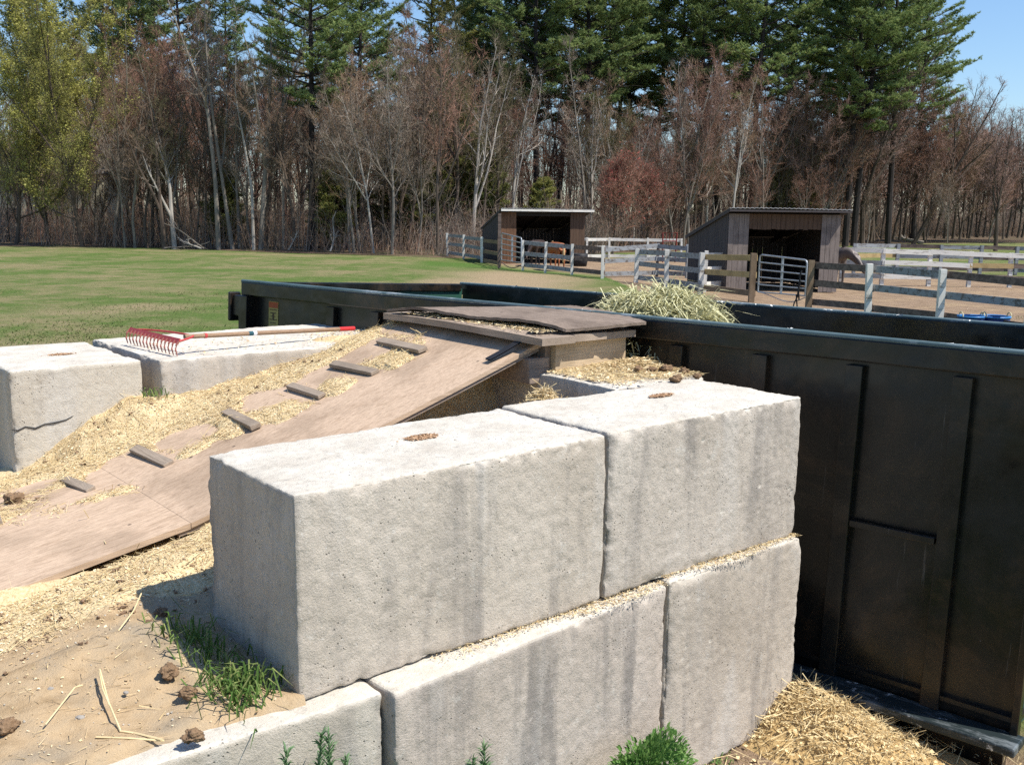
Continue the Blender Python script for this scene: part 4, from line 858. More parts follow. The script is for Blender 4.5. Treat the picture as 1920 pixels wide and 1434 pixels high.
mb = MB(); mb.bar((-.16, .02, 2.18), (.03, .02, 2.18), .06, .13); mb.build('beam_end', M_grey, sh2) if False else None
s1 = at(938, 494.5)
shed('farther brown run-in shed with white roof edge and a pony in front', s1, rad(13), 3.95, 4.2, 2.42, 1.6, .72, .70, None, M_shed_red, M_header, M_shed_dark, M_header, .05, .35, purl=False)

# ------------------------------------------------------------------ horses (body grown with skin + subsurf, then baked)
def horse_mesh(head_down=.0, neck_turn=0.):
    V = []; E = []; Rr = []
    def add(p, r, par=None):
        V.append(p); Rr.append(r if isinstance(r, tuple) else (r, r)); 
        if par is not None: E.append((par, len(V)-1))
        return len(V)-1
    root = add((-.45, 0, 1.22), (.25, .27)); rump = add((-.68, 0, 1.18), (.20, .22), root)
    bel = add((-.12, 0, 1.17), (.26, .27), root); bar = add((.2, 0, 1.16), (.27, .26), bel); ch = add((.48, 0, 1.2), (.21, .27), bar)
    hd = head_down
    n1 = add((.72, neck_turn*.05, 1.38-.22*hd), (.14, .23), ch); n2 = add((.92, neck_turn*.15, 1.58-.68*hd), (.10, .185), n1); pol = add((1.06, neck_turn*.25, 1.72-1.1*hd), (.09, .13), n2)
    j = add((1.22, neck_turn*.3, 1.62-1.22*hd), (.075, .115), pol); mz = add((1.42, neck_turn*.35, 1.42-1.28*hd), (.055, .075), j); add((1.5, neck_turn*.37, 1.34-1.26*hd), (.05, .06), mz)
    for s in (-1, 1):
        h = add((-.60, s*.14, 1.02), .145, root); k = add((-.50, s*.15, .80), .095, h); g = add((-.66, s*.14, .53), .052, k); f = add((-.62, s*.14, .17), .038, g); add((-.58, s*.14, .03), .055, f)
        h = add((.45, s*.13, .95), .11, ch); k = add((.46, s*.13, .52), .05, h); f = add((.45, s*.13, .16), .036, k); add((.48, s*.13, .03), .055, f)
        add((1.08+.0, neck_turn*.25+s*.07, 1.86-1.1*hd), .02, pol)
    m = bpy.data.meshes.new('horse'); m.from_pydata(V, E, []); o = bpy.data.objects.new('tmp', m); COL.objects.link(o)
    sk = o.modifiers.new('s', 'SKIN'); sk.use_smooth_shade = True
    for i, r in enumerate(Rr): m.skin_vertices[0].data[i].radius = r
    m.skin_vertices[0].data[0].use_root = True
    sb = o.modifiers.new('b', 'SUBSURF'); sb.levels = sb.render_levels = 2
    dg = bpy.context.evaluated_depsgraph_get(); dg.update(); me = bpy.data.meshes.new_from_object(o.evaluated_get(dg)); bpy.data.objects.remove(o); me.shade_smooth(); return me
def horse(p, ang, sc, coat, hair, label, hd, turn=0.):
    me = horse_mesh(hd, turn); o = bpy.data.objects.new('horse', me); COL.objects.link(o); me.materials.append(coat)
    o.location = p; o.rotation_euler = (0, 0, ang); o.scale = (sc,)*3; tag(o, label, 'horse')
    def part(mb, nm):
        m = mb.mesh(nm, (0, 0, 0), True); m.materials.append(hair); c = bpy.data.objects.new(nm, m); COL.objects.link(c); c.parent = o
    mb = MB(); mb.tube([(-.86, 0, 1.26), (-.93, 0, 1.15), (-.94, .01, .9), (-.93, .02, .62), (-.9, .02, .42)], [.03, .055, .07, .06, .02], 8); part(mb, 'tail')
    mb = MB(); N = 700; t = rng.random(N); A = np.array([.55, 0, 1.48-.06*hd]); B = np.array([1.04, turn*.25, 1.83-1.12*hd])
    P = A*(1-t)[:, None]+B*t[:, None]; D = np.stack([rng.normal(0, .03, N), rng.uniform(-.14, .14, N), rng.uniform(-.2, -.05, N)], 1); mb.cones(P+[0, 0, .03], D, .012); part(mb, 'mane')
horse(at(1043, 507), rad(110), .80, M_chest, M_flax, 'chestnut pony seen from behind facing into the far shed', .75)
horse(at(984, 500)+np.array([.55, 1.0, 0]), rad(-115), .80, M_bay, M_darkhair, 'dark pony with lowered head in the shade of the far shed', .72)
horse(at(1574, 541)+np.array([-.02, .75, 0]), rad(-74), .92, M_greyh, M_darkhair, 'dusty grey horse with lowered head coming round the near shed', .62, .75)

def barrel(p, r, h, mat, label, name, cat, rim=None, handles=False):
    root = thing(name, label, cat, p); mb = MB(); zz = [0, 0, h*.3, h*.34, h*.62, h*.66, h, h, h*.9, .04, .04]; rr_ = [0, r*.9, r*.97, r, r, r*1.02, r*1.03, r*.97, r*.95, r*.85, 0]
    an = np.linspace(0, 2*PI, 29); k = len(zz)
    mb.grid(29, k, lambda u, v: np.stack([p[0]+np.interp(v*(k-1), range(k), rr_)*np.cos(u*2*PI), p[1]+np.interp(v*(k-1), range(k), rr_)*np.sin(u*2*PI), p[2]+np.interp(v*(k-1), range(k), zz)], 1))
    mb.build('tub', mat, root, smooth=True)
    if rim:
        mb = MB(); t = np.linspace(0, 2*PI, 33); mb.tube(np.stack([p[0]+r*1.03*np.cos(t), p[1]+r*1.03*np.sin(t), 0*t+p[2]+h], 1), .022, 6, cap=False); mb.build('rim', rim, root, smooth=True)
    if handles:
        for s in (-1, 1):
            mb = MB(); t = np.linspace(0, PI, 9); mb.tube(np.stack([p[0]+s*r*.95+.0*t, p[1]+.09*np.cos(t)-.05, p[2]+h+.09*np.sin(t)], 1), .012, 5); mb.build('handle', M_cream, root, smooth=True)
b1 = at(1842, 640); b1 = atY(1841, 19.2); b2 = atY(1887, 19.6)
b1 = atY(1838, 19.4); b2 = atY(1882, 19.5)
barrel(b1, .24, .33, M_blue, 'blue plastic tub with rope handles behind the right fence', 'feed_tub', 'tub', M_cyan, True)
barrel(b2, .28, .32, M_blue, 'second blue tub with light blue rim beside the first by the fence post', 'feed_tub', 'tub', M_cyan, True)
bt = at(1086, 499); barrel(bt, .36, .55, M_black, 'black tub on the ground by the corner of the far shed', 'water_tub', 'tub')
# red rack
M_rack = simple('dull_red_metal', (.22, .035, .03), (.14, .03, .025), 8, .6)
p = at(1254, 492); root = thing('red_rack', 'red metal rack standing by the white fence behind the near shed', 'rack', p)
mb = MB(); hw, hh = .30, 1.42
tp = [p+[-hw*1.15, 0, hh], p+[hw*1.15, 0, hh]]
mb.tube([p+[-hw, 0, 0], tp[0], tp[1], p+[hw, 0, 0]], .035, 6); mb.tube([p+[-hw*1.1, 0, hh*.72], p+[hw*1.1, 0, hh*.72]], .03, 6); mb.build('frame', M_rack, root)
mb = MB(); [mb.tube([tp[0]*(1-t)+tp[1]*t, (p+[-hw*1.1, 0, hh*.72])*(1-t)+(p+[hw*1.1, 0, hh*.72])*t], .015, 5) for t in (.25, .5, .75)]; mb.build('slats', M_rack, root)
# pale house beyond the left trees
hp = atY(88, 84); hr = thing('distant_house', 'pale yellow house glimpsed through the budding trees at the left', 'house', hp)
mb = MB(); mb.box(hp+[0, 4, 2.6], (9, 7, 5.2)); hw_ = mb.build('wall', simple('cream_siding', (.62, .56, .38), (.52, .47, .32), 1), hr)
mb = MB(); mb.add([hp+[x, y, z] for x in (-4.9, 4.9) for y, z in ((.0, 5.1), (4, 7.6), (8, 5.1))], [[0, 1, 4, 3], [1, 2, 5, 4], [0, 3, 5, 2]]); mb.add([hp+[x, y, z] for x in (-4.5, 4.5) for y, z in ((.5, 5.1), (4, 7.4), (7.5, 5.1))], [[0, 1, 2], [3, 5, 4]])
mb.build('roof', simple('grey_roof', (.12, .12, .12), None, 2), hr)
for dx, dz in ((-3, 1.5), (-.2, 1.5), (2.6, 1.5), (-3, 4), (2.6, 4)):
    mb = MB(); mb.box(hp+[dx, .48, dz+.1], (.9, .06, 1.3)); mb.build('window', simple('dark_glass', (.03, .04, .05), None, 1, .15), hr)

# ------------------------------------------------------------------ trees
def vec_branch(rs, pts, r0, n, ang, Lf, levels):
    pass
def grow(rs, p, d, L, r0, nseg, wob, up):
    P = [p]; d = d/np.linalg.norm(d)
    for i in range(nseg):
        d = d+rs.normal(0, wob, 3)+np.array([0, 0, up]); d /= np.linalg.norm(d); P.append(P[-1]+d*L/nseg)
    return np.array(P)
def perp_dirs(rs, ax, ang, az):
    ref = np.array([0, 0, 1.]) if abs(ax[2]) < .9 else np.array([1., 0, 0]); a = np.cross(ax, ref); a /= np.linalg.norm(a); b = np.cross(ax, a)
    return ax*math.cos(ang)+(a*math.cos(az)+b*math.sin(az))*math.sin(ang)
def bare_tree(seed, Ht, r, n1=16, spread=.42, first=.3, path=None, dens=1., up=.10, forks=0, twr=.011, leaf=None, curve=.05, n4=7):
    rs = np.random.default_rng(seed); wood_, tw = MB(), MB()
    if path is not None:
        pp = np.array(path, float); t = np.linspace(0, 1, 14); T = np.array([np.interp(t, np.linspace(0, 1, len(pp)), pp[:, k]) for k in range(3)]).T
    else: T = grow(rs, np.zeros(3), np.array([rs.normal(0, .05), rs.normal(0, .05), 1]), Ht, r, 13, curve, .03)
    rad_ = r*(1-.86*np.linspace(0, 1, 14)**.9); wood_.tube(T, rad_, 7, cap=False)
    ends = []; lv = [(T, rad_)]
    stems = [(T, rad_, Ht, first, n1)]
    for k in range(forks):
        i = rs.integers(3, 7); d = perp_dirs(rs, (T[i+1]-T[i])/np.linalg.norm(T[i+1]-T[i]), rs.uniform(.25, .5), rs.uniform(0, 6.28)); L = Ht*(1-i/14)*rs.uniform(.7, .95)
        B = grow(rs, T[i], d, L, 0, 10, .07, .06); rb = rad_[i]*.75*(1-.85*np.linspace(0, 1, 11)); wood_.tube(B, rb, 6, cap=False); stems.append((B, rb, L, .25, int(n1*.7)))
    TP, TD, TR = [], [], []
    for (Tt, rr, HH, ff, nn) in stems:
        K = len(Tt)-1
        for i in range(nn):
            t = ff+(1-ff)*((i+rs.random())/nn); x = t*K; j = min(int(x), K-1); p = Tt[j]*(1-(x-j))+Tt[j+1]*(x-j); ax = (Tt[j+1]-Tt[j])/np.linalg.norm(Tt[j+1]-Tt[j])
            d = perp_dirs(rs, ax, rs.uniform(.55, 1.1), i*2.4+rs.normal(0, .5)); L = HH*spread*(1.08-t)*rs.uniform(.55, 1.15)+.4
            B = grow(rs, p, d, L, 0, 7, .13, up); rb = rr[j]*rs.uniform(.3, .5)*(1-.85*np.linspace(0, 1, 8))+.004; wood_.tube(B, rb, 4, cap=False)
            m2 = int((5+L*2.2)*dens)
            for k in range(m2):
                u = .18+.82*(k+rs.random())/m2; y = u*7; q = min(int(y), 6); p2 = B[q]*(1-(y-q))+B[q+1]*(y-q); ax2 = (B[q+1]-B[q])/np.linalg.norm(B[q+1]-B[q])
                d2 = perp_dirs(rs, ax2, rs.uniform(.45, 1.), rs.uniform(0, 6.28)); L2 = L*.42*(1.15-u)*rs.uniform(.6, 1.2)+.15
                C = grow(rs, p2, d2, L2, 0, 4, .16, up*1.2); tw.tube(C, np.linspace(max(.008, rb[q]*.4), .005, 5), 3, cap=False)
                m3 = max(3, int(n4*dens*(L2+.5)))
                uu = rs.random(m3)*4; qi = np.minimum(uu.astype(int), 3); P3 = C[qi]*(1-(uu-qi))[:, None]+C[qi+1]*(uu-qi)[:, None]
                D3 = (C[qi+1]-C[qi]); D3 = D3/np.linalg.norm(D3, axis=1)[:, None]+rs.normal(0, .55, (m3, 3))+[0, 0, .12]; D3 /= np.linalg.norm(D3, axis=1)[:, None]
                TP.append(P3); TD.append(D3*rs.uniform(.25, .85, m3)[:, None]*(.5+.35*L2)); TR.append(np.full(m3, twr*.75))
    TP = np.concatenate(TP); TD = np.concatenate(TD); TR = np.concatenate(TR); tw.cones(TP, TD, TR)
    # finest twigs
    k = rs.random(len(TP)) < .8; P4 = TP[k]+TD[k]*rs.uniform(.2, .9, k.sum())[:, None]; D4 = (TD[k]+rs.normal(0, .25, (k.sum(), 3)))*.55; tw.cones(P4, D4, twr*.6)
    lf = None
    if leaf:
        lf = MB(); idx = rs.integers(0, len(TP), leaf); Pq = TP[idx]+TD[idx]*rs.uniform(.2, 1.05, leaf)[:, None]+rs.normal(0, .10, (leaf, 3)); sz = rs.uniform(.03, .085, leaf)*(.75+.5*(vnoise(Pq, .9, 3) > 0))
        lf.chips(Pq, rs.normal(0, 1, (leaf, 3)), sz, (.5, 1.))
    return wood_.mesh('tree_trunk'), tw.mesh('tree_twigs'), (lf.mesh('tree_leaves') if lf else None)
def pine(seed, Ht=27, r=.3, cb=.34, dens=1., wide=1., sparse=0.):
    rs = np.random.default_rng(seed); wood_, nd = MB(), MB()
    T = grow(rs, np.zeros(3), np.array([rs.normal(0, .02), rs.normal(0, .02), 1]), Ht, r, 16, .018, .03); rad_ = r*(1-.93*np.linspace(0, 1, 17)); wood_.tube(T, rad_, 8, cap=False)
    def on(t): x = t*16; j = min(int(x), 15); return T[j]*(1-(x-j))+T[j+1]*(x-j), rad_[j]
    for i in range(46):      # dead stubs and bare limbs under the crown
        t = rs.uniform(.12, cb+.12); p, rr = on(t); a = rs.uniform(0, 6.28); L = rs.uniform(.5, 2.8)*(.5+t); d = np.array([math.cos(a), math.sin(a), rs.uniform(-.15, .3)]); B = grow(rs, p, d, L, 0, 4, .13, -.02); wood_.tube(B, np.linspace(.025, .008, 5), 3, cap=False)
        k = rs.integers(2, 6)
        for q in range(k): s_ = rs.uniform(.3, 1)*3.99; j = int(s_); wood_.cones([B[j]], [rs.normal(0, .35, 3)*[1, 1, .5]], .009)
    t = cb; TP = []; TU = []
    while t < .985:
        p, rr = on(t); u = (t-cb)/(1-cb); n = rs.integers(3, 6); a0 = rs.uniform(0, 6.28)
        for k in range(n):
            if rs.random() < .12+sparse: continue
            a = a0+k*2*PI/n+rs.normal(0, .25); prof = (math.sin(min(1, u*2.2+.28)*PI/2))*(1-u)**.62
            L = wide*Ht*.165*prof*rs.uniform(.6, 1.25)+.5
            rise = .12+.55*u+rs.normal(0, .1); d = np.array([math.cos(a), math.sin(a), rise]); B = grow(rs, p, d, L, 0, 7, .06, .035); wood_.tube(B, np.linspace(.05*(1-u)+.018, .008, 8), 4, cap=False)
            m = int(9*dens*(1+L*.8))
            for q in range(m):
                w = rs.uniform(.30, 1); x = w*7; j = min(int(x), 6); b = B[j]*(1-(x-j))+B[j+1]*(x-j); dd = (B[j+1]-B[j]); dd /= np.linalg.norm(dd); sd = np.cross(dd, [0, 0, 1]); sd /= np.linalg.norm(sd)+1e-6
                sgn = rs.choice([-1, 1]); l2 = L*.34*(1.2-w)*rs.uniform(.4, 1.2)+.1; tip = b+(dd*.75+sd*sgn*.75+np.array([0, 0, .18]))*l2
                wood_.cones([b], [tip-b], .009)
                kk = max(2, int(l2*4.5)); uu = rs.uniform(.25, 1.05, kk)[:, None]; TP.append(b+(tip-b)*uu+rs.normal(0, .05, (kk, 3)))
        t += rs.uniform(.018, .032)+.02*sparse
    TP = np.concatenate(TP); nper = 11; P = np.repeat(TP, nper, 0); N = len(P); D = rs.normal(0, 1, (N, 3)); D[:, 2] = D[:, 2]*.7+.55; D /= np.linalg.norm(D, axis=1)[:, None]; D *= rs.uniform(.14, .27, N)[:, None]
    # flat needle bundles (each one a narrow leaf-like triangle)
    sd = np.cross(D, rs.normal(0, 1, (N, 3))); sd /= np.linalg.norm(sd, axis=1)[:, None]; sd *= rs.uniform(.018, .032, N)[:, None]
    v = np.stack([P-sd, P+sd, P+D], 1).reshape(-1, 3); nd.add(v, np.arange(N)[:, None]*3+np.array([[0, 1, 2]]))
    return wood_.mesh('pine_trunk'), nd.mesh('pine_crown'), None
def plant(meshes, mats, names, p, sc, rz, name, label, cat, group=None, lean=(0, 0)):
    root = bpy.data.objects.new(name, None); COL.objects.link(root); root.location = p; root.rotation_euler = (lean[0], lean[1], rz); root.scale = (sc if isinstance(sc, tuple) else (sc,)*3); root.empty_display_size = .2
    tag(root, label, cat, group)
    for m, mt, nm in zip(meshes, mats, names):
        if m is None: continue
        if not len(m.materials): m.materials.append(None)
        c = bpy.data.objects.new(nm, m); COL.objects.link(c); c.parent = root; c.material_slots[0].link = 'OBJECT'; c.material_slots[0].material = mt
    return root
BT = [bare_tree(100+i, 14, .13, n1=15, spread=.34, first=.28, forks=f, up=.11, twr=.011) for i, f in enumerate((0, 1, 2, 1, 2))]
BR = [bare_tree(150+i, 11, .11, n1=15, spread=.46, first=.14, forks=3, up=.14, dens=1., twr=.011, n4=6) for i in range(4)]
PN = [pine(200+i, 27, .22, cb, dens=d, wide=w) for i, (cb, d, w) in enumerate(((.30, 1., 1.), (.34, .9, 1.1), (.26, 1., .95), (.36, .85, 1.05)))]
YP = pine(230, 6.5, .09, .08, dens=.9, wide=1.7)
MP = [bare_tree(250+i, 15, .13, n1=22, spread=.36, first=.05, forks=3, leaf=34000, up=.13) for i in range(2)]
WN = ('trunk', 'twigs', 'leaves')
_c = [0]
def rz(): return R_.uniform(0, 6.28)
def bt(px, Y, ht, kind, twig, bark, label, group=None, name='bare_tree', cat='tree', base=14., **k):
    m = kind; p = atY(px, Y, .0 if Y < 62 else .012*(Y-55)); plant(m, (bark, twig, M_bud_red), WN, p, ht/base, rz(), name, label, cat, group, **k)
def pn(px, Y, ht, v, label, group=None, nm=M_needle, **k):
    plant(PN[v], (M_bark_dark, nm), ('trunk', 'crown'), atY(px, Y, 0.1), ht/27, rz(), 'pine_tree', label, 'tree', group, **k)
# yellow-green budding maples
for px, Y, s, i, lab in ((28, 60, 1.02, 0, 'yellow-green budding tree at the left edge of the picture'), (88, 61, 1.12, 1, 'tallest yellow-green budding tree in front of the pale house'), (152, 58.8, 1.0, 0, 'smaller yellow-green budding tree beside the reddish thicket'), (-40, 66, 1.1, 1, 'yellow-green budding tree cut off by the left edge'), (118, 68, .9, 1, 'yellow-green budding tree standing behind the smaller one')):
    plant(MP[i], (M_bark_brown, M_tw_olive, M_leafy), WN, atY(px, Y), s, rz(), 'budding_tree', lab, 'tree', 'yellow-green budding trees at the left')
# individual pale and grey trunks at the wood edge; paths are metres from the base
custom = [
 (325, 57.2, [(0, 0, 0), (-.1, 0, 1.9), (-.15, .1, 3.6), (-.55, .2, 5.2), (-.95, .2, 6.3)], .15, M_bark_pale, M_tw_grey, 'leaning pale trunk that forks low with a snapped limb', 2, 8),
 (306, 56.8, [(0, 0, 0), (-.15, 0, 3), (-.3, .2, 6), (-.7, .2, 9.5)], .15, M_bark_brown, M_tw_brown, 'dark trunk just left of the leaning pale one', 1, 10),
 (408, 56.6, [(0, 0, 0), (-.05, 0, 4), (-.35, 0, 8), (-1.4, 0, 11), (-2.6, 0, 14.5)], .15, M_bark_grey, M_tw_grey, 'grey tree with a top sweeping to the left', 1, 12),
 (434, 57.0, [(0, 0, 0), (-.4, 0, 3.5), (-.9, 0, 8), (-1.1, 0, 11.5), (-1.0, 0, 15)], .13, M_bark_grey, M_tw_grey, 'thin grey tree right of the one sweeping left', 1, 12),
 (474, 56.3, [(0, 0, 0), (0, 0, 3.5), (-.35, 0, 6), (-.75, 0, 8.5), (-.6, 0, 11.5)], .10, M_bark_pale, M_tw_grey, 'slim white-barked birch with a kinked trunk', 0, 7),
 (487, 56.5, [(0, 0, 0), (.3, 0, 3.5), (.75, 0, 8), (.95, 0, 11.5), (.6, 0, 15)], .16, M_bark_grey, M_tw_grey, 'tall pale grey tree forking against the sky', 2, 14),
 (530, 57.0, [(0, 0, 0), (.1, 0, 4), (.15, .2, 8), (-.2, .2, 11.5)], .10, M_bark_grey, M_tw_grey, 'slender grey tree left of the big pine', 0, 9),
 (735, 52.6, [(0, 0, 0), (.1, 0, 3), (-.1, .2, 6), (-.2, 0, 9.6)], .09, M_bark_grey, M_tw_grey, 'straight grey sapling with upswept branches left of the far fence', 3, 14),
 (700, 53.5, [(0, 0, 0), (-.3, 0, 3), (-.8, .2, 5.5), (-1.6, 0, 8.2)], .07, M_bark_pale, M_tw_grey, 'pale multi-stemmed sapling arching left', 3, 12),
 (655, 54.5, [(0, 0, 0), (-.1, 0, 3), (-.5, .2, 5.5), (-1.2, 0, 7.6)], .07, M_bark_grey, M_tw_grey, 'pale multi-stemmed sapling beside the young pine', 3, 12),
 (820, 52, [(0, 0, 0), (0, 0, 4), (.2, .2, 8), (.1, 0, 11.5)], .10, M_bark_brown, M_tw_red, 'dark stemmed tree with reddish twigs behind the far fence', 2, 14),
 (885, 56, [(0, 0, 0), (.2, 0, 3.5), (.4, .2, 7), (1.3, 0, 11.2)], .13, M_bark_pale, M_tw_grey, 'pale branching tree rising behind the far shed', 2, 12),
 (960, 58, [(0, 0, 0), (.1, 0, 4), (.5, .2, 7), (1.2, 0, 10)], .10, M_bark_pale, M_tw_grey, 'pale crooked tree reaching up right of the far shed roof', 2, 10),
 (1370, 66, [(0, 0, 0), (.2, 0, 4), (.6, .2, 8), (1.3, 0, 11.2)], .10, M_bark_pale, M_tw_brown, 'thin pale saplings rising behind the near shed roof', 3, 13),
 (1620, 78, [(0, 0, 0), (-.2, 0, 3.5), (.8, .2, 7), (3.0, 0, 12), (5.0, 0, 16.5)], .22, M_bark_brown, M_tw_pink, 'tall bare tree leaning right against the open sky', 3, 20),
 (1715, 84, [(0, 0, 0), (1.2, 0, 2.5), (3, .2, 6), (5, 0, 10), (6.5, 0, 13.5)], .2, M_bark_brown, M_tw_pink, 'bare tree slanting right from behind the far right fence', 3, 20),
 (1872, 72, [(0, 0, 0), (-.1, 0, 2.5), (.1, .2, 5), (.4, 0, 9.5)], .16, M_bark_brown, M_tw_pink, 'forked bare tree near the right edge', 3, 20),
]
for k, (px, Y, path, r, bark, tw, lab, forks, n1) in enumerate(custom):
    hgt = path[-1][2]; m = bare_tree(300+k, hgt, r, n1=n1, spread=.27 if k < 7 else .33, first=.42 if k < 7 else .3, path=path, forks=forks, dens=.8, twr=.0115)
    plant(m, (bark, tw), WN, atY(px, Y), 1, 0, 'bare_tree', lab, 'tree')
# red budding shrub
RB = bare_tree(400, 5.2, .07, n1=16, spread=.58, first=.06, forks=4, leaf=2600, dens=1.1)
plant(RB, (M_bark_brown, M_tw_red, M_bud_red), WN, atY(1150, 57), 1.05, 1., 'red_budding_tree', 'small red budding tree between the two sheds', 'tree')
plant(RB, (M_bark_brown, M_tw_red, M_bud_red), WN, atY(1215, 62), 1.0, 3., 'red_budding_tree', 'second red budding tree partly behind the near shed roof', 'tree')
plant(RB, (M_bark_brown, M_tw_red, None and M_bud_red), ('trunk', 'twigs'), atY(1570, 82), 2.0, 2., 'reddish_tree', 'broad reddish-twigged tree right of the near shed', 'tree')
# pines
gp_ = 'tall white pines'
for px, Y, ht, v, lab in ((586, 57, 26, 0, 'big pine left of the blue sky gap'), (668, 64, 25, 2, 'bluish pine crown right of the big one at the sky gap'), (1005, 68, 29, 1, 'tall pine rising right behind the far shed'), (1098, 70, 30, 0, 'dark trunked pine between the sheds'), (1128, 72, 29, 3, 'pine close beside the dark trunked one'),
    (1312, 76, 30, 3, 'pine rising above the left corner of the near shed'), (1405, 75, 31, 1, 'pine rising above the near shed roof'), (1588, 76, 31, 0, 'twin trunk pine, left stem, right of the near shed'), (1604, 77, 32, 2, 'twin trunk pine, right stem, right of the near shed'), (1668, 80, 31, 1, 'last pine before the open sky at the right')):
    pn(px, Y, ht, v, lab, gp_)
bgp = 'tall pine standing deep among the other trees behind the clearing'
for px, Y, ht, v in ((110, 92, 28, 1), (1045, 78, 30, 2), (800, 70, 25, 3), (1715, 92, 29, 2), (720, 88, 20, 1), (1150, 82, 31, 1), (1450, 84, 32, 2), (1505, 90, 32, 1), (905, 72, 27, 2), (975, 76, 29, 0), (640, 84, 24, 1), (185, 90, 29, 2), (250, 86, 30, 0), (310, 90, 29, 3), (362, 84, 29, 1), (430, 84, 25, 0), (545, 80, 21, 3), (880, 84, 27, 2), (940, 78, 27, 0), (1190, 80, 29, 2), (1225, 84, 30, 0), (1262, 80, 29, 1), (1340, 86, 31, 0), (1372, 92, 30, 3), (1550, 98, 31, 3), (1640, 96, 32, 0)):
    pn(px, Y, ht, v, bgp, 'background pines', M_needle if v != 3 else M_needle2)
for px, Y, s, lab in ((628, 58, .8, 'young pine at the wood edge below the big pine'), (1012, 62, .65, 'young pine behind the far shed roof'), (905, 60, .9, 'young pine behind the left end of the far shed'), (800, 60, 1.0, 'young pine in the thicket left of the far fence'), (418, 61, .7, 'young pine between the grey trunks'), (745, 64, 1.0, 'taller young pine half hidden by grey saplings'), (1480, 84, 1.5, 'young pine in the brown thicket behind the near shed'), (865, 66, 1.4, 'young pine behind the dark stemmed tree')):
    plant(YP, (M_bark_dark, M_needle2), ('trunk', 'crown'), atY(px, Y), s, rz(), 'young_pine', lab, 'tree')
# mid bare trees: reddish thicket left, brown woods behind everything
def fill(N, px0, px1, y0, y1, hts, kinds, tws, barks, lab, group, name='bare_tree'):
    for i in range(N):
        px = px0+(px1-px0)*((i+R_.uniform(0, 1))/N); Y = R_.uniform(y0, y1); kk = R_.choice(kinds); b = 14. if kk in BT else 11.
        fy = float(forest_line(atY(px, Y)[0])); Y = max(Y, fy+.8)
        bt(px, Y, R_.uniform(*hts), kk, R_.choice(tws), R_.choice(barks), lab, group, name, base=b)
fill(24, 205, 420, 60, 76, (11, 14), BT+BR, [M_tw_red, M_tw_brown, M_tw_red], [M_bark_brown, M_bark_grey], 'bare reddish tree in the thicket right of the budding trees', 'reddish thicket trees')
fill(5, 690, 860, 58, 66, (12.5, 15), BT, [M_tw_red, M_tw_brown], [M_bark_brown, M_bark_grey], 'tall reddish bare tree below the blue sky gap', 'tall bare trees at the sky gap')
fill(12, 640, 960, 56, 66, (9, 13.5), BT+BR, [M_tw_red, M_tw_brown, M_tw_grey, M_tw_olive], [M_bark_brown, M_bark_grey, M_bark_pale], 'bare tree in the tangle between the big pine and the far shed', 'bare trees behind the far fence')
fill(20, 430, 960, 62, 78, (9, 14), BT+BR, [M_tw_brown, M_tw_red], [M_bark_brown], 'bare brown tree in the dim woods behind the front trunks', 'bare trees in the woods')
fill(24, 1010, 1330, 62, 74, (7.5, 13), BR+BT, [M_tw_brown, M_tw_red, M_tw_grey, M_tw_olive], [M_bark_brown, M_bark_grey, M_bark_pale], 'bare brown tree in the woods between the two sheds', 'bare trees between the sheds')
fill(25, 1270, 1580, 64, 82, (8.5, 14), BR+BT, [M_tw_red, M_tw_brown, M_tw_pink, M_tw_olive], [M_bark_brown, M_bark_grey], 'bare brown tree in the woods behind the near shed', 'bare trees behind the near shed')
fill(24, 1560, 1830, 76, 98, (9, 15), BR, [M_tw_pink, M_tw_red, M_tw_brown], [M_bark_brown], 'bare mauve tree in the mass sloping down to the sky', 'mauve trees at the right')
fill(18, 1800, 1990, 76, 104, (9, 12.5), BR, [M_tw_pink, M_tw_brown, M_tw_pink], [M_bark_brown], 'bare mauve tree in the low woods at the right edge', 'mauve trees at the right edge')
fill(14, 0, 180, 72, 88, (9, 13), BT, [M_tw_brown, M_tw_olive], [M_bark_brown], 'bare brown tree behind the budding trees at the left', 'bare trees at the left')
fill(26, 0, 1900, 60, 66, (4.5, 7.5), BR, [M_tw_brown, M_tw_red, M_tw_grey], [M_bark_brown, M_bark_grey], 'small bare sapling along the edge of the woods', 'saplings along the wood edge', 'bare_sapling')
# trunks at the edge, thin
for i in range(30):
    px = 8+i*27+R_.uniform(-9, 9); 
    if px > 830: break
    fy = float(forest_line(atY(px, 55)[0])); Y = fy+R_.uniform(.6, 5)
    bt(px, Y+(6 if px < 200 else 0), R_.uniform(7, 12) if px > 200 else R_.uniform(5, 8), R_.choice(BT), R_.choice([M_tw_brown, M_tw_grey, M_tw_olive]), R_.choice([M_bark_brown, M_bark_grey, M_bark_brown]), 'thin bare trunk at the edge of the grass', 'thin trunks along the grass', 'bare_tree', base=14)
# brush and far woods
def brush(N, x0, x1, d0, d1, h, mat, name, lab, r=.012, spread=.35):
    x = rng.uniform(x0, x1, N); y = forest_line(x)+rng.uniform(d0, d1, N); L = rng.uniform(*h, N)*(.6+.5*vnoise(np.stack([x, y, 0*x], 1), .25, 2)+.2)
    D = np.stack([rng.normal(0, spread, N)*L, rng.normal(0, spread, N)*L, L], 1); P = np.stack([x, y, .02*np.clip(y-55, 0, 99)*.6], 1); mb = MB(); mb.cones(P, D, r*(.6+rng.random(N)))
    for q in range(4):
        t = rng.uniform(.2, .95, N)[:, None]; P2 = P+D*t; D2 = D*.25+rng.normal(0, .32, (N, 3))*L[:, None]*.5; D2[:, 2] = np.abs(D2[:, 2])*.6; mb.cones(P2, D2, r*.55)
    tag(mb.build(name, mat, origin=(0, 0, 0)), lab, 'undergrowth', kind='stuff')
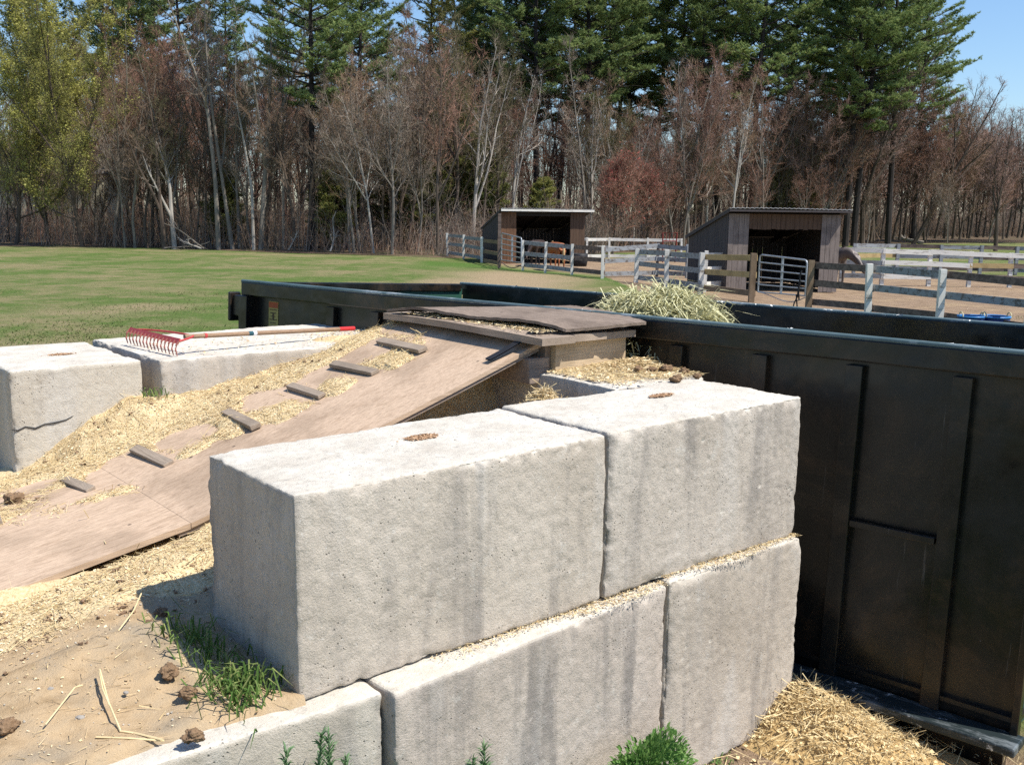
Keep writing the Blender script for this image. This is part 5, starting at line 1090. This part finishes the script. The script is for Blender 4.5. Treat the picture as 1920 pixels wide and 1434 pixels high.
brush(14000, -45, 75, .3, 18, (.5, 2.8), M_tw_brown, 'undergrowth', 'tangled brown undergrowth along the foot of the woods')
brush(4200, -45, 30, 1, 22, (1.0, 3.6), M_tw_red, 'undergrowth', 'reddish brambles among the tree trunks')
brush(2600, -4, 6, .5, 9, (.6, 2.8), M_tw_grey, 'undergrowth', 'pale dry brush behind the far fence')
brush(3600, -45, 60, 1, 12, (1.2, 4.6), M_tw_grey, 'undergrowth', 'tall pale stems standing among the trunks at the wood edge', r=.014, spread=.18)
# far woods closing the view
N = 110000; x = rng.uniform(-75, 135, N); y = np.interp(x, [-75, 0, 60, 135], [104, 108, 122, 140])+rng.uniform(0, 14, N); top = 11.+3*vnoise(np.stack([x, 0*x, 0*x], 1), .12, 4)+2*vnoise(np.stack([x, 0*x, 0*x], 1), .5, 6)
top = top*np.interp(x, [-75, 40, 60, 130], [1.1, 1.05, .85, .8]); z = rng.random(N)**1.15*top; L = rng.uniform(.7, 2.4, N)
mb = MB(); mb.cones(np.stack([x, y, z], 1), np.stack([rng.normal(0, .4, N), rng.normal(0, .3, N), np.abs(rng.normal(.7, .4, N))], 1)*L[:, None], .035)
N = 500; x = rng.uniform(-75, 135, N); y = np.interp(x, [-75, 0, 60, 135], [102, 106, 120, 138])+rng.uniform(0, 14, N); mb.cones(np.stack([x, y, 0*x], 1), np.stack([rng.normal(0, .6, N), rng.normal(0, .6, N), rng.uniform(8, 14, N)], 1), .16, 5)
tag(mb.build('far_woods', isl('far_twigs', (.11, .08, .062), (.18, .13, .10), (.25, .19, .15)), origin=(0, 0, 0)), 'distant brown mass of bare woods closing off the view', 'woods', kind='stuff')
# fallen branches at the wood edge
def fallen(px, Y, dx, dz, L, lab, mat=M_bark_pale, r=.06):
    p = atY(px, Y, .1); rs = np.random.default_rng(int(px)); B = grow(rs, p, np.array([dx, .1, dz]), L, 0, 8, .09, 0); mb = MB(); mb.tube(B, np.linspace(r, .015, 9), 5)
    for k in range(7): j = rs.integers(2, 8); mb.tube(grow(rs, B[j], np.array([dx, .3, dz])+rs.normal(0, .6, 3), L*.25, 0, 3, .15, 0), np.linspace(r*.4, .01, 4), 4)
    tag(mb.build('fallen_branch', mat), lab, 'branch')
fallen(305, 56.0, 1, .05, 2.6, 'pale fallen branch lying at the foot of the leaning trunk', M_bark_grey, .035)
fallen(380, 55.8, -1, .6, 2.3, 'pale fallen branch propped against the leaning trunk', M_bark_grey, .035)
fallen(375, 55.9, -1, .42, 2.0, 'smaller fallen branch crossing the propped one', r=.045)
fallen(540, 55.4, .35, .8, 1.2, 'short broken pale branch sticking up at the grass edge')
fallen(618, 54.2, .45, 1, 2.0, 'pale broken stem leaning right below the young pine')
fallen(1735, 90, -1, .22, 4.2, 'big fallen limb behind the right fences', M_bark_grey, .2)

# ------------------------------------------------------------------ light
w = bpy.data.worlds.new('World'); S.world = w; w.use_nodes = True; nt = w.node_tree
sky = nt.nodes.new('ShaderNodeTexSky'); sky.sky_type = 'NISHITA'; sky.sun_disc = False
EL, AZ = 57., -20.
sky.sun_elevation = rad(EL); sky.sun_rotation = rad(90-AZ); sky.air_density = 1.25; sky.dust_density = .15; sky.ozone_density = 4.5; sky.altitude = 50
mxs = nt.nodes.new('ShaderNodeMix'); mxs.data_type = 'RGBA'; mxs.blend_type = 'MULTIPLY'; mxs.inputs[0].default_value = 1.; mxs.inputs[7].default_value = (.88, .97, 1.1, 1)
nt.links.new(sky.outputs[0], mxs.inputs[6]); nt.links.new(mxs.outputs[2], nt.nodes['Background'].inputs[0]); nt.nodes['Background'].inputs[1].default_value = .1
su = bpy.data.lights.new('sun', 'SUN'); su.energy = 5.0; su.angle = rad(.53); su.color = (1., .95, .86); so = bpy.data.objects.new('sun', su); COL.objects.link(so)
sd = Vector((math.cos(rad(EL))*math.cos(rad(AZ)), math.cos(rad(EL))*math.sin(rad(AZ)), math.sin(rad(EL))))
so.rotation_euler = sd.to_track_quat('Z', 'Y').to_euler(); so.location = (5, -5, 20)
S.view_settings.view_transform = 'Standard'; S.view_settings.look = 'None'; S.view_settings.exposure = .54; S.view_settings.gamma = 1
S.cycles.max_bounces = 6; S.cycles.transparent_max_bounces = 4; S.cycles.use_denoising = False
